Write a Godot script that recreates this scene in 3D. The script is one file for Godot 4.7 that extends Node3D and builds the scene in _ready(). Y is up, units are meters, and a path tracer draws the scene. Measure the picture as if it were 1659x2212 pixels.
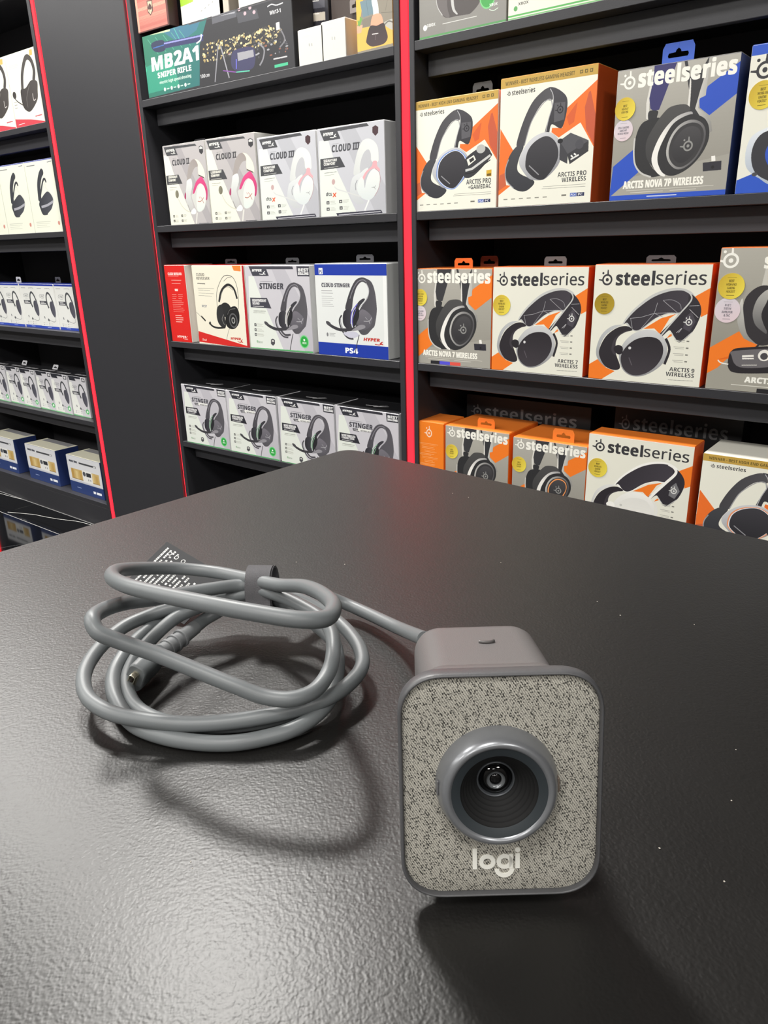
extends Node3D
# A shop counter with a webcam on it, in front of a wall of shelves full of headset boxes. Floor at y = 0, the shelf fronts along z = -1.35, metres.

# ---------------------------------------------------------------- printing (artwork of the cartons, in thousandths of the face)
class Art:
	var im: Image
	var W: float
	var H: float
	static var fonts := {}
	func _init(w: int, h: int, bg: String):
		W = w
		H = h
		im = Image.create(w, h, false, Image.FORMAT_RGB8)
		im.fill(Color(bg))
	func pts(a: Array) -> PackedVector2Array:
		var o := PackedVector2Array()
		for i in range(0, a.size() - 1, 2):
			o.append(Vector2(a[i] * W / 1000.0, a[i + 1] * H / 1000.0))
		return o
	func smooth(p: PackedVector2Array, closed: bool) -> PackedVector2Array:
		var o := PackedVector2Array()
		var n := p.size()
		for i in (n if closed else n - 1):
			var a := p[(i - 1 + n) % n] if closed or i > 0 else p[0]
			var b := p[i]
			var c := p[(i + 1) % n]
			var d := p[(i + 2) % n] if closed or i < n - 2 else p[n - 1]
			for k in 5:
				o.append(b.cubic_interpolate(c, a, d, k / 5.0))
		if not closed:
			o.append(p[n - 1])
		return o
	func fill(p: PackedVector2Array, col: String, col2 := "", gx := 0.0, gy := 1.0) -> void:
		var n := p.size()
		if n < 3:
			return
		var lo := p[0]
		var hi := p[0]
		for q in p:
			lo = lo.min(q)
			hi = hi.max(q)
		var c := Color(col)
		var c2 := Color(col2) if col2 else c
		var bw := maxf(hi.x - lo.x, 1.0)
		var bh := maxf(hi.y - lo.y, 1.0)
		for y in range(maxi(0, int(lo.y)), mini(int(H) - 1, int(hi.y) + 1) + 1):
			var yc := y + 0.5
			var xs := []
			var a := p[n - 1]
			for i in n:
				var b := p[i]
				if (a.y <= yc) != (b.y <= yc):
					xs.append(a.x + (yc - a.y) / (b.y - a.y) * (b.x - a.x))
				a = b
			xs.sort()
			for k in range(0, xs.size() - 1, 2):
				var x0 := maxi(0, int(ceil(xs[k] - 0.5)))
				var x1 := mini(int(W), int(ceil(xs[k + 1] - 0.5)))
				if x1 <= x0:
					continue
				if not col2:
					im.fill_rect(Rect2i(x0, y, x1 - x0, 1), c)
				elif gx == 0.0:
					im.fill_rect(Rect2i(x0, y, x1 - x0, 1), c.lerp(c2, clampf((yc - lo.y) / bh, 0, 1)))
				else:
					var x := x0
					while x < x1:
						var w := mini(4, x1 - x)
						var t := ((x - lo.x) / bw * gx + (yc - lo.y) / bh * gy) / (absf(gx) + absf(gy))
						if gx < 0:
							t += absf(gx) / (absf(gx) + absf(gy))
						im.fill_rect(Rect2i(x, y, w, 1), c.lerp(c2, clampf(t, 0, 1)))
						x += w
	func p(col: String, a: Array, col2 := "", gx := 0.0, gy := 1.0) -> void:   # smooth outline
		fill(smooth(pts(a), true), col, col2, gx, gy)
	func q(col: String, a: Array, col2 := "", gx := 0.0, gy := 1.0) -> void:   # straight-edged outline
		fill(pts(a), col, col2, gx, gy)
	func r(col: String, x0: float, y0: float, x1: float, y1: float) -> void:
		q(col, [x0, y0, x1, y0, x1, y1, x0, y1])
	func e(col: String, cx: float, cy: float, rx: float, ry: float, rot := 0.0, col2 := "", gx := 0.0, gy := 1.0) -> void:
		var o := PackedVector2Array()
		for i in 48:
			var v := Vector2(cos(i * TAU / 48) * rx * W / 1000.0, sin(i * TAU / 48) * ry * H / 1000.0).rotated(rot)
			o.append(v + Vector2(cx * W, cy * H) / 1000.0)
		fill(o, col, col2, gx, gy)
	func s(col: String, w: float, a: Array, bend := true) -> void:             # a stroke, w in thousandths of the width
		var l := pts(a)
		if bend and l.size() > 2:
			l = smooth(l, false)
		var half := w * W / 2000.0
		for i in l.size() - 1:
			var d := (l[i + 1] - l[i])
			if d.length() < 0.01:
				continue
			var m := d.normalized().orthogonal() * half
			fill(PackedVector2Array([l[i] + m, l[i + 1] + m, l[i + 1] - m, l[i] - m]), col)
			if half > 1.2 and i > 0:
				dot(col, l[i], half)
	func dot(col: String, c: Vector2, rad: float) -> void:
		var o := PackedVector2Array()
		for i in 14:
			o.append(c + Vector2.from_angle(i * TAU / 14) * rad)
		fill(o, col)
	func ring(col: String, c: Vector2, r0: float, r1: float) -> void:
		var last := Vector2.RIGHT
		for i in 36:
			var now := Vector2.from_angle((i + 1) * TAU / 36)
			fill(PackedVector2Array([c + last * r0, c + last * r1, c + now * r1, c + now * r0]), col)
			last = now
	func tri(a: Vector2, b: Vector2, c: Vector2, col: Color) -> void:
		var y0 := maxi(0, int(minf(a.y, minf(b.y, c.y))))
		var y1 := mini(int(H) - 1, int(maxf(a.y, maxf(b.y, c.y))) + 1)
		for y in range(y0, y1 + 1):
			var yc := y + 0.5
			var lo := INF
			var hi := -INF
			if (a.y <= yc) != (b.y <= yc):
				var x := a.x + (yc - a.y) / (b.y - a.y) * (b.x - a.x)
				lo = minf(lo, x)
				hi = maxf(hi, x)
			if (b.y <= yc) != (c.y <= yc):
				var x := b.x + (yc - b.y) / (c.y - b.y) * (c.x - b.x)
				lo = minf(lo, x)
				hi = maxf(hi, x)
			if (c.y <= yc) != (a.y <= yc):
				var x := c.x + (yc - c.y) / (a.y - c.y) * (a.x - c.x)
				lo = minf(lo, x)
				hi = maxf(hi, x)
			var x0 := maxi(0, int(ceil(lo - 0.5))) if lo < INF else 0
			var x1 := mini(int(W), int(ceil(hi - 0.5))) if lo < INF else 0
			if x1 > x0:
				im.fill_rect(Rect2i(x0, y, x1 - x0, 1), col)
	# lettering: k = start of the baseline, its end, and the top of a capital above the start
	func t(col: String, what: String, k: Array, bold := true, shear := 0.0, fat := 0.0) -> void:
		var x0: float = k[0] * W / 1000.0
		var x1: float = k[2] * W / 1000.0
		var base: float = (k[1] + k[3]) / 2.0 * H / 1000.0
		var cap: float = maxf(2.0, (k[1] - k[5]) * H / 1000.0)
		var key := "b" if bold else "n"
		if not fonts.has(key):
			var f := SystemFont.new()
			f.font_names = PackedStringArray(["Droid Sans"])
			f.font_weight = 700 if bold else 400
			var g := TextMesh.new()
			g.font = f
			g.font_size = 64
			g.pixel_size = 1.0
			g.depth = 0.0
			g.text = "H"
			var hv: PackedVector3Array = g.get_mesh_arrays()[Mesh.ARRAY_VERTEX]
			var a := INF
			var b := -INF
			for v in hv:
				a = minf(a, v.y)
				b = maxf(b, v.y)
			fonts[key] = [f, a, b - a]
		var m := TextMesh.new()
		m.font = fonts[key][0]
		m.font_size = 64
		m.pixel_size = 1.0
		m.depth = 0.0
		m.curve_step = 3.0
		m.text = what
		var arr := m.get_mesh_arrays()
		var v: PackedVector3Array = arr[Mesh.ARRAY_VERTEX]
		if v.is_empty():
			return
		var ix: PackedInt32Array = arr[Mesh.ARRAY_INDEX]
		var lo := INF
		var hi := -INF
		for w in v:
			lo = minf(lo, w.x)
			hi = maxf(hi, w.x)
		var o := PackedVector2Array()
		for w in v:
			var up: float = (w.y - fonts[key][1]) / fonts[key][2] * cap
			o.append(Vector2(x0 + (w.x - lo) / maxf(hi - lo, 0.001) * (x1 - x0) + up * shear, base - up))
		var c := Color(col)
		var f: float = fat * W / 1000.0
		for off in ([Vector2.ZERO] if fat == 0.0 else [Vector2(-f, -f), Vector2(f, -f), Vector2(-f, f), Vector2(f, f), Vector2(0, -f), Vector2(0, f), Vector2(f, 0), Vector2(-f, 0)]):
			if ix.is_empty():
				for i in range(0, o.size(), 3):
					tri(o[i] + off, o[i + 1] + off, o[i + 2] + off, c)
			else:
				for i in range(0, ix.size(), 3):
					tri(o[ix[i]] + off, o[ix[i + 1]] + off, o[ix[i + 2]] + off, c)
	func lines(col: String, x0: float, x1: float, y: float, dy: float, n: int, w := 5.0) -> void:   # small print too fine to read
		for i in n:
			s(col, w, [x0, y + i * dy, lerpf(x0, x1, 0.7 + 0.3 * abs(sin(i * 2.3 + y))), y + i * dy], false)
	func icon(col: String, cx: float, cy: float, rr: float) -> void:              # ring with a dot, a stem and an arm
		var c := Vector2(cx * W, cy * H) / 1000.0
		var R := rr * W / 1000.0
		ring(col, c, R * 0.68, R)
		dot(col, c, R * 0.3)
		for l in [[Vector2(0.1, -0.8), Vector2(0.05, -1.75), 0.3], [Vector2(-0.85, 0.1), Vector2(-1.65, 0.0), 0.3]]:
			var m: Vector2 = (l[1] - l[0]).normalized().orthogonal() * l[2] * 0.55
			fill(PackedVector2Array([c + (l[0] + m) * R, c + (l[1] + m * 0.6) * R, c + (l[1] - m * 0.6) * R, c + (l[0] - m) * R]), col)
		dot(col, c + Vector2(-0.85, -1.15) * R, R * 0.2)
	func tex() -> ImageTexture:
		return ImageTexture.create_from_image(im)

# ---------------------------------------------------------------- the artworks
func art_nova(accent: String, pad: String, title: String, tw: float, foot: int, disc_ring := "") -> Art:
	var a := Art.new(860, 880, "a5a299")
	a.q("b4b1a8", [0, 0, 1000, 0, 1000, 700, 0, 850], "96938a")
	a.q(accent, [1016,49,768,200,754,249,708,265,721,346,805,409,1014,269])
	a.q(accent, [186,608,15,727,-3,973,248,787,207,693])
	a.q("dcdad2", [319,13,289,142,270,266,278,381,304,391,297,277,315,145,345,17])
	a.q(pad, [316,-16,509,-19,464,105,412,252,385,324,342,331,309,308,293,231,312,115])
	a.e("2a2a30", 302, 462, 34, 62, 0.15)
	for k in 3:
		a.e("84848c", 300 - k * 3, 428 + k * 34, 11, 12)
	a.p("303032", [298,330,377,334,373,383,412,387,395,430,311,414])
	a.q("343437", [560,-4,585,-1,622,118,686,112,759,-12,745,141,718,251,693,350,728,405,627,379,634,256])
	a.p("e2e0d9", [620,132,632,155,640,315,634,373,622,368,622,240])
	a.q("dbd9d2", [765,7,760,264,714,280,709,348,776,395,825,458,841,526,820,535,798,463,728,405,685,349,711,222], "8d8c88", 1.0, 0.4)
	a.p("2d2d2f", [304,391,399,387,363,458,305,583,308,661,376,768,452,817,365,832,271,795,210,725,191,613,207,489,244,416])
	a.s("c9c8c3", 14, [193,519,193,621,214,725,275,795,364,831])
	a.p("4e4d4d", [486,313,603,309,645,359,529,399,436,487,378,613,374,706,419,795,335,714,302,645,301,544,361,435,422,358], "3a3a3b")
	a.p("f0eee8", [646,365,529,397,428,500,367,627,361,720,420,807,488,829,423,709,422,608,488,492,580,412,665,391], "77767a", 1.0, -0.6)
	a.p("2e2e30", [620,392,694,392,772,430,814,501,817,597,763,704,672,789,558,833,468,808,417,732,409,654,443,557,516,442])
	a.p("cfcec9", [624,431,698,431,760,466,791,528,785,616,731,717,646,779,570,782,503,723,477,636,501,539,553,468], "3c3b3f", 1.0, 0.35)
	a.p("39383a", [639,451,701,452,749,480,776,534,770,611,722,705,644,764,576,765,519,713,499,638,519,548,571,481])
	if disc_ring:
		a.p(disc_ring, [632,461,694,462,742,490,764,540,756,610,712,697,643,749,579,750,529,706,510,639,530,557,579,493])
	a.p("49484a", [638,477,691,476,735,501,754,547,747,606,703,685,641,735,586,735,541,695,525,640,542,565,587,505], "2f2e31")
	var ic := [657,617]
	a.icon("92928f", ic[0], ic[1], 40)
	a.q("313038", [793,752,942,748,947,815,801,817])
	a.q("f2f0ea", [856,708,887,707,894,746,862,747])
	a.e("1d1d20", 877, 790, 12, 12)
	var logo := [110,96]
	a.icon("f6f4ea", logo[0], logo[1], 50)
	a.t("f6f4ea", "steelseries", [188,138,979,133,177,18], true, 0.0, 3.5)
	if title:
		var k := [120,913,881,906,115,857]
		k[2] = k[0] + tw
		a.t("f6f4ea", title, k, true, 0.0, 2.0)
		a.s("d8d6cc", 3, [150, 927, 900, 927], false)
		a.s("e4e2d8", 4, [190, 945, 480, 945], false)
		a.s("e4e2d8", 4, [540, 945, 760, 945], false)
	if foot == 1:
		a.r(accent, 0, 962, 1000, 1000)
		a.s("c3cbe8", 9, [340, 981, 600, 981], false)
	elif foot == 2:
		a.r("26262a", 225, 962, 345, 998)
		a.r("5552d6", 345, 962, 485, 998)
		a.r("e2564a", 485, 962, 625, 998)
	return a

func art_arctis(title: String, white: bool) -> Art:
	var a := Art.new(860, 840, "e9e8da")
	var dark := "302d33"
	var edge := "c8c9c6"
	a.q("f47d24", [1020,171,885,253,936,319,949,418,1010,384])
	a.q("f47d24", [747,397,621,439,476,535,572,526,624,571,695,436])
	a.q("f47d24", [684,605,709,571,724,566,729,582])
	a.q("f47d24", [-1,874,78,824,163,894,248,920,118,1009,-1,1027])
	a.p(edge if not white else "f6f5ef", [288,499,325,431,401,347,527,246,662,194,771,188,854,218,886,266,870,321,800,386,766,401,683,401,574,445,458,545,385,553,315,498])
	a.p(dark, [301,499,336,445,408,366,534,269,660,218,768,206,829,227,855,267,838,313,790,373,755,388,682,392,573,439,452,537,387,544,330,488], "47424a", 1.0, 0.3)
	if not white:
		for k in [[351,449,448,436,560,399,709,389], [580,310,560,399,457,531], [560,399,639,429], [625,290,755,388], [356,449,378,534]]:
			a.s("a8a8ac", 4, k, false)
		a.s("8b8a90", 5, [625,290,698,284,766,314,784,359])
	a.p(dark, [838,231,905,275,945,346,941,427,894,543,808,629,771,615,721,549,696,539,640,593,620,575,708,473,773,387,829,313])
	a.s(edge if not white else "f6f5ef", 12 if not white else 26, [786,201,843,231,857,285,782,387,709,482,635,584])
	a.s(edge, 6, [716,552,769,615,808,629,894,543], false)
	if not white:
		a.s("c5c5c8", 4, [849,330,928,324], false)
		a.s("c5c5c8", 4, [852,357,930,423], false)
		a.s("c5c5c8", 4, [763,554,805,515,781,553])
	var ic := [858,462]
	a.q("4a464e" if not white else "77777a", [827,422,871,375,912,455,871,540,814,515])
	a.icon("dededa", ic[0], ic[1], 28)
	if white:
		a.p("e4e4e0", [62,749,109,596,206,515,310,499,267,520,141,604,87,727,105,827,168,894,84,829], "b9b9b8")
	else:
		a.p("c2c4c5", [58,739,99,606,196,521,311,506,257,522,141,604,89,727,107,822,168,894,84,829], "97999b")
	a.p("2b272c", [88,737,142,616,238,537,327,517,381,549,292,579,232,649,245,757,296,879,247,910,162,886,104,817])
	a.p("3d383e", [202,730,225,630,301,567,360,550,273,598,238,668,247,777])
	a.p("d2d3d3" if not white else "f4f3ee", [276,780,299,685,373,593,477,544,584,547,667,606,699,690,690,791,624,874,513,940,404,949,318,895], "8f9092" if not white else "d9d8d2")
	a.p("29252a" if not white else "e6e5df", [294,794,333,702,416,629,521,600,611,614,660,673,663,759,613,852,521,923,413,942,328,892], "3f3a40" if not white else "f2f1ea")
	a.p("262227" if not white else "f7f6f0", [223,711,260,685,304,702,304,754,269,768,234,743])
	a.s("2b282d" if not white else "e8e7e1", 22, [679,606,719,698,689,827])
	a.e("d8d8d8" if not white else "c9c8c2", 370, 705, 13, 13)
	a.s("5d585e" if not white else "d4d3cc", 8, [370,789,401,856], false)
	var lg := [117,125]
	a.icon("37373a", lg[0], lg[1], 47)
	a.t("37373a", "steel", [199,172,538,163,190,62], true, 0.0, 2.0)
	a.t("37373a", "series", [549,163,962,154,539,57], false, 0.0, 1.0)
	if title:
		a.t("3c3c3e", title, [736,889,947,874,733,855], true)
		a.t("3c3c3e", "WIRELESS", [709,932,948,916,705,898], true)
		a.s("9a998f", 4, [733,958,943,951], false)
	for k in 4:
		var y := 615.0 + k * 57
		a.s("8f8e86", 4, [752, y, 842, y], false)
		a.s("a5a49b", 4, [765, y + 13, 842, y + 13], false)
		a.s("77766e", 10, [856, y + 6, 878, y + 6], false)
	return a

func art_pro(line1: String, line2: String, winner: String, ringc: String, dac: bool) -> Art:
	var a := Art.new(800, 900, "eeeddf")
	a.r("c5a14c", 0, 0, 1000, 72)
	a.t("5f5228", winner, [50, 52, 775, 52, 50, 24], true)
	for k in 3:
		a.r("6b5c2c", 825 + k * 48, 24, 855 + k * 48, 50)
		a.r("c5a14c", 833 + k * 48, 31, 847 + k * 48, 43)
	a.q("f2742c", [1037,87,698,292,676,424,569,415,564,446,643,493,857,400,1017,608,1055,292])
	a.q("c75a3a", [924,189,941,182,1014,392,1013,590,915,453,891,294])
	a.q("d9602f", [799,263,818,250,792,390,743,412,714,347])
	a.q("f2742c", [6,376,159,559,120,671,67,726,84,825,137,833,-5,908])
	a.q("c9623f", [8,743,67,726,87,828,-6,872])
	a.p("434246", [193,525,216,431,276,307,350,204,438,142,513,116,567,147,558,208,483,207,409,265,337,367,272,527], "57565a", 1.0, 0.2)
	a.s("a2a2a4", 9, [279,525,338,367,410,274,483,213,543,204,562,261])
	a.p("45444a", [512,115,575,120,651,156,706,205,716,276,699,363,675,417,644,423,561,389,534,468,492,460,524,348,562,244,557,163], "333237")
	a.s("b5b5b8", 8, [532,124,564,173,565,244,527,348,501,455])
	a.q("5a595e", [582,232,694,235,690,363,585,376])
	var ic := [645,287]
	a.icon("26252a", ic[0], ic[1], 32)
	a.p("47484c", [196,525,270,531,229,611,206,696,249,747,400,810,347,870,266,886,169,856,83,788,72,697,117,594], "33343a")
	a.s("9ea0a4", 9, [107,622,74,698,86,786,172,856])
	a.p("e6e7ea", [226,661,252,575,341,488,456,445,561,450,648,512,679,606,652,698,553,779,479,806,356,793,286,741], "808186", 0.6, 1.0)
	if ringc:
		a.p(ringc, [276,667,298,564,380,491,508,460,609,500,658,586,648,673,571,766,490,814,390,795,299,726])
		a.p("e9ecf2", [287,666,309,570,387,499,508,466,602,506,648,585,638,669,567,758,489,806,393,788,308,723])
	a.p("403f44", [296,664,318,570,394,503,508,471,597,510,643,585,635,667,564,756,489,804,398,784,315,722], "2d2c31")
	a.s("96969a", 10, [337,685,447,763], false)
	if dac:
		a.p("35363a", [627,612,641,543,797,467,881,466,931,517,928,561,737,705,621,712])
		a.s("cbccc9", 24, [635,655,715,644,927,540], false)
		a.s("1f1f22", 10, [628,685,730,678,926,580], false)
		a.e("b9bab7", 815, 478, 52, 38)
		a.q("eceade", [648,559,734,525,759,567,671,615])
		a.q("2b2b2e", [677,561,727,542,739,568,692,590])
	else:
		a.q("545459", [663,513,763,467,948,536,947,549,746,627,657,524])
		a.q("3f3f44", [657,522,745,624,744,697,660,660])
		a.q("38383c", [739,624,949,540,952,616,769,702])
		a.e("4c4c52", 858, 558, 42, 36)
		for k in [[777,635,797,650], [807,624,830,636], [776,667,857,637]]:
			a.s("e6e6e2", 14, k, false)
		a.e("1e1e22", 660, 520, 28, 18)
	a.t("39393b", "steelseries", [125,132,374,128,124,95], true)
	var lg := [95,117]
	a.icon("39393b", lg[0], lg[1], 16)
	if dac:
		a.t("3d3d3f", line1, [647,778,939,782,646,736], true)
		a.t("3d3d3f", line2, [670,823,941,828,669,785], true)
	else:
		a.t("3d3d3f", line1, [650,791,945,795,647,756], true)
		a.t("3d3d3f", line2, [694,833,943,835,692,799], true)
	a.s("a3a297", 4, [499,859,942,861], false)
	a.s("a3a297", 4, [486,875,943,878], false)
	for k in 6:
		a.s("8c8b80", 9, [60 + k * 88, 942, 105 + k * 88, 942], false)
	a.r("3157b5", 790, 922, 855, 950)
	a.r("232a52", 858, 922, 935, 950)
	a.t("f2f2f2", "PS4", [797, 946, 848, 946, 797, 928], true)
	a.t("f2f2f2", "PC", [872, 946, 920, 946, 872, 928], true)
	a.s("77766c", 14, [700, 936, 750, 936], false)
	if dac:
		a.q("d6a92e", [883,669,942,665,943,724,884,723])
		a.q("6a531a", [889,699,937,697,938,718,890,719])
	return a

func hyper(a: Art, k: Array, col: String, x: Array) -> void:      # slanted lettering with a long-tailed X
	a.t(col, "HYPER", k, true, 0.25, 2.0)
	a.s(col, 9, [x[0], x[1], (x[0] + x[2]) * 0.5 + 10, (x[1] + x[3]) * 0.5 + 4, x[2] - 12, x[3] - 16])
	a.s(col, 11, [x[2], x[1] - 30, (x[0] + x[2]) * 0.5 + 18, (x[1] + x[3]) * 0.5 - 8, x[2] + 6, x[3]])

func tile_icons(a: Art, col: String, at: Array, w: float, h: float, l: float) -> void:
	for i in range(0, at.size(), 2):
		a.r(col, at[i] - w, at[i + 1] - h, at[i] + w, at[i + 1] + h)
		a.r("dfe0d6", at[i] - w * 0.35, at[i + 1] - h * 0.3, at[i] + w * 0.45, at[i + 1] + h * 0.45)
		a.lines("a7a79c", at[i] + w * 1.6, at[i] + w * 1.6 + l, at[i + 1] - h * 0.7, h * 0.8, 3, 4.0)

func art_cloud2() -> Art:
	var a := Art.new(520, 600, "bab6b6")
	a.q("aaa6a8", [250, 0, 420, 0, 1000, 900, 1000, 1000, 900, 1000])
	a.q("eae9d9", [6,112,113,115,213,353,314,500,620,1041,-11,1042])
	a.q("4a4b4e", [30,13,792,26,824,51,311,48,356,128,86,127])
	hyper(a, [80,78,277,78,85,49], "e4e4de", [192,100,296,106])
	a.t("454548", "CLOUD II", [201,249,616,253,212,182], true, 0.06, 2.0)
	a.s("8f8d8d", 5, [225,164,320,163], false)
	a.q("48494c", [15,367,325,369,397,486,17,483])
	a.t("dddcd2", "LEGENDARY", [63,404,291,404,68,377], true, 0.0, 2.0)
	a.t("dddcd2", "COMFORT", [61,442,246,444,66,415], true, 0.0, 2.0)
	a.s("c9c8be", 7, [56,471,280,471], false)
	a.s("8b8a7c", 6, [67,521,247,523], false)
	a.s("b2b1a2", 5, [68,549,190,550], false)
	a.p("a39c98", [507,474,554,349,603,269,674,217,749,206,807,241,813,294,734,309,672,357,617,433,604,522,505,549], "8d7f7e", 0.5, -1.0)
	a.p("ebe8d3", [749,206,835,229,914,302,949,376,947,438,929,443,812,399,806,325,811,273,781,230])
	a.q("5c504c", [808,395,934,436,928,448,801,408])
	a.p("e1e6e3", [493,505,519,453,619,438,629,529,571,617,571,671,606,781,538,846,471,775,446,675,458,600], "bdbcba")
	a.p("a83f68", [434,609,458,600,446,675,419,677,415,646])
	a.s("8d8886", 10, [474,753,511,820,538,844,599,829])
	a.p("cfd0cb", [588,650,635,615,719,540,806,503,875,528,927,609,923,710,864,813,758,855,687,833,632,760])
	a.p("e2528c", [627,616,660,557,726,483,796,444,869,425,920,473,972,554,976,629,950,707,921,705,927,609,891,540,826,504,750,531,667,614], "b9386b", 0.3, 1.0)
	a.p("e6e7da", [695,698,729,599,797,519,852,511,910,551,934,636,915,714,858,804,759,848,697,829], "d9e2dd")
	a.s("a8432f", 8, [726,719,789,725,872,681])
	a.s("a8432f", 7, [825,694,865,752], false)
	a.s("c0574a", 6, [766,664,781,687], false)
	a.s("c0574a", 6, [797,666,826,689], false)
	a.e("8a8773", 237, 610, 42, 50, 0.1, "6f6c5d", 1.0, 0.4)
	a.s("cfcebd", 14, [257,671,321,757,426,822,553,857])
	a.p("eceee9", [534,846,615,803,663,837,636,875,550,874])
	a.s("dddcd5", 26, [683,860,654,946,632,1025])
	tile_icons(a, "54534c", [100,887,305,886,99,949,305,951], 22, 15, 75)
	a.q("3c3c40", [875,68,921,56,971,78,963,137,920,161,875,132])
	a.q("d9d9d4", [885,75,920,65,960,82,958,98,885,96])
	a.q("3b3c44", [703,994,930,995,957,1032,729,1030])
	a.s("d4d4d4", 9, [736,1014,928,1014], false)
	return a

func art_cloud3() -> Art:
	var a := Art.new(600, 600, "c6c7cd")
	a.q("b9bac0", [330, 0, 560, 0, 1000, 700, 1000, 1000, 850, 1000])
	a.q("e1e6de", [25,131,167,128,285,476,554,955,534,988,-3,1037])
	a.q("4b4c50", [41,16,755,6,786,39,318,49,360,134,102,139])
	hyper(a, [95,86,247,78,97,55], "e4e4e2", [199,106,292,107])
	a.t("4a4b50", "CLOUD III", [216,276,635,270,220,200], true, 0.1, 2.0)
	a.s("9a9aa0", 5, [225,183,329,181], false)
	a.q("45474b", [31,333,340,330,415,451,27,458])
	a.t("dcdcd8", "SIGNATURE", [83,375,291,373,85,347], true, 0.0, 1.5)
	a.t("dcdcd8", "COMFORT", [83,415,264,410,85,385], true, 0.0, 1.5)
	a.s("b9b9b6", 6, [87,442,310,436], false)
	a.s("8c8f86", 6, [87,498,276,493], false)
	a.s("b3b5ac", 5, [85,524,239,523], false)
	a.p("e8eae6", [537,544,561,420,612,288,675,198,756,172,847,203,903,277,911,384,898,432,811,419,800,332,765,286,702,318,660,401,648,503,608,547], "d3d6d4", -0.6, 0.5)
	a.p("bfc0c4", [636,502,652,405,702,318,765,287,798,331,809,413,780,470,690,512])
	a.p("e6e8e2", [759,174,847,203,903,277,911,384,898,432,811,419,803,332,788,256])
	a.p("dfe2e2", [508,598,555,557,630,535,706,496,757,489,710,568,626,672,605,788,690,861,599,881,511,829,472,736], "c5c8ca")
	a.p("e9acb2", [809,472,832,419,884,423,889,473,925,513,917,535,844,497,763,524,719,574,690,613,661,605,715,530])
	a.p("e9ece7", [697,704,722,623,762,555,814,510,866,504,915,544,923,637,894,727,840,797,750,843,633,801,584,725,596,643,651,580,686,615], "d6dddd")
	a.s("7d7f86", 8, [590,609,561,657,563,719])
	a.s("b08f93", 7, [858,502,917,550,926,637,897,727,840,801])
	a.s("8c8c8c", 5, [798,702,840,705,857,684])
	a.s("8c8c8c", 5, [829,695,858,728], false)
	a.e("c4a5a4", 222, 605, 26, 32, 0.2)
	a.s("d3d5d3", 14, [235,660,280,693,424,734,641,798])
	a.t("4a4a4c", "dts", [93,763,189,760,96,722], true)
	a.s("e0603a", 14, [203,779,258,730], false)
	a.s("e0603a", 14, [210,733,249,777], false)
	tile_icons(a, "4c4d50", [120,840,322,835,117,915,325,910], 24, 19, 90)
	a.q("4a3338", [835,58,878,43,919,65,914,126,874,154,833,115])
	a.q("3c3c48", [243,967,928,958,950,994,268,1011])
	a.s("c2c2c8", 10, [281,991,921,977], false)
	a.s("e6e9e7", 20, [754,841,722,895,686,955])
	return a

func headset_stinger(a: Art, m: Array, dark: String, glow: String) -> void:    # m: offset and scale against its place on the first carton
	var f := func(k: Array) -> Array:
		var o := []
		for i in k.size():
			o.append(k[i] * m[2 + i % 2] + m[i % 2])
		return o
	a.s(dark, 18, f.call([479,587,443,651,478,753,546,824,626,836]))
	a.s("8f8f95", 10, f.call([462,622,464,673,500,752,570,808,642,818]))
	a.s(dark, 22, f.call([522,756,577,805,666,800]))
	a.p(dark, f.call([533,523,561,422,615,310,680,221,754,190,810,198,884,235,925,331,942,466,940,548,912,675,882,710,859,731,805,777,740,783,700,747,660,698,681,585,734,505,798,426,839,360,840,300,806,247,750,239,688,297,642,408,613,526]), "5e5c62", 1.0, 0.3)
	a.s("8c8a92", 9, f.call([598,410,651,304,715,232,780,214,821,236]))
	a.s("b6b5ba", 9, f.call([816,246,849,316,821,404,728,494,701,517]))
	a.p("77747c", f.call([748,516,877,588,851,692,744,739,704,696,676,647]), "5b5960")
	a.p("2d2c32", f.call([512,546,610,525,599,645,614,746,540,728,492,666]), "44434a", 1.0, 0.0)
	a.p("26262a", f.call([646,531,706,501,713,584,678,658,631,712,614,644]))
	a.p("39383e", f.call([670,496,711,440,771,405,795,415,737,472,702,512]))
	a.s(glow, 12, f.call([597,673,606,588,631,531,695,462]))
	a.s(glow, 8, f.call([623,700,627,615,672,518]))
	a.s("3c3b40", 34, f.call([288,684,345,716,449,744,591,735,703,708]))
	a.p("4a494e", f.call([258,662,290,661,322,682,308,712,265,691]))
	a.p("908e94", f.call([605,748,705,686,777,682,783,710,700,737]))
	a.s("3c3b40", 10, f.call([704,787,669,891,642,991]))
	a.s("b4b3b8", 7, f.call([770,640,845,634,873,597]))
	a.s("b4b3b8", 7, f.call([835,629,850,662]), false)
	a.s("a2a1a6", 7, f.call([791,597,818,621]), false)

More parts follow.
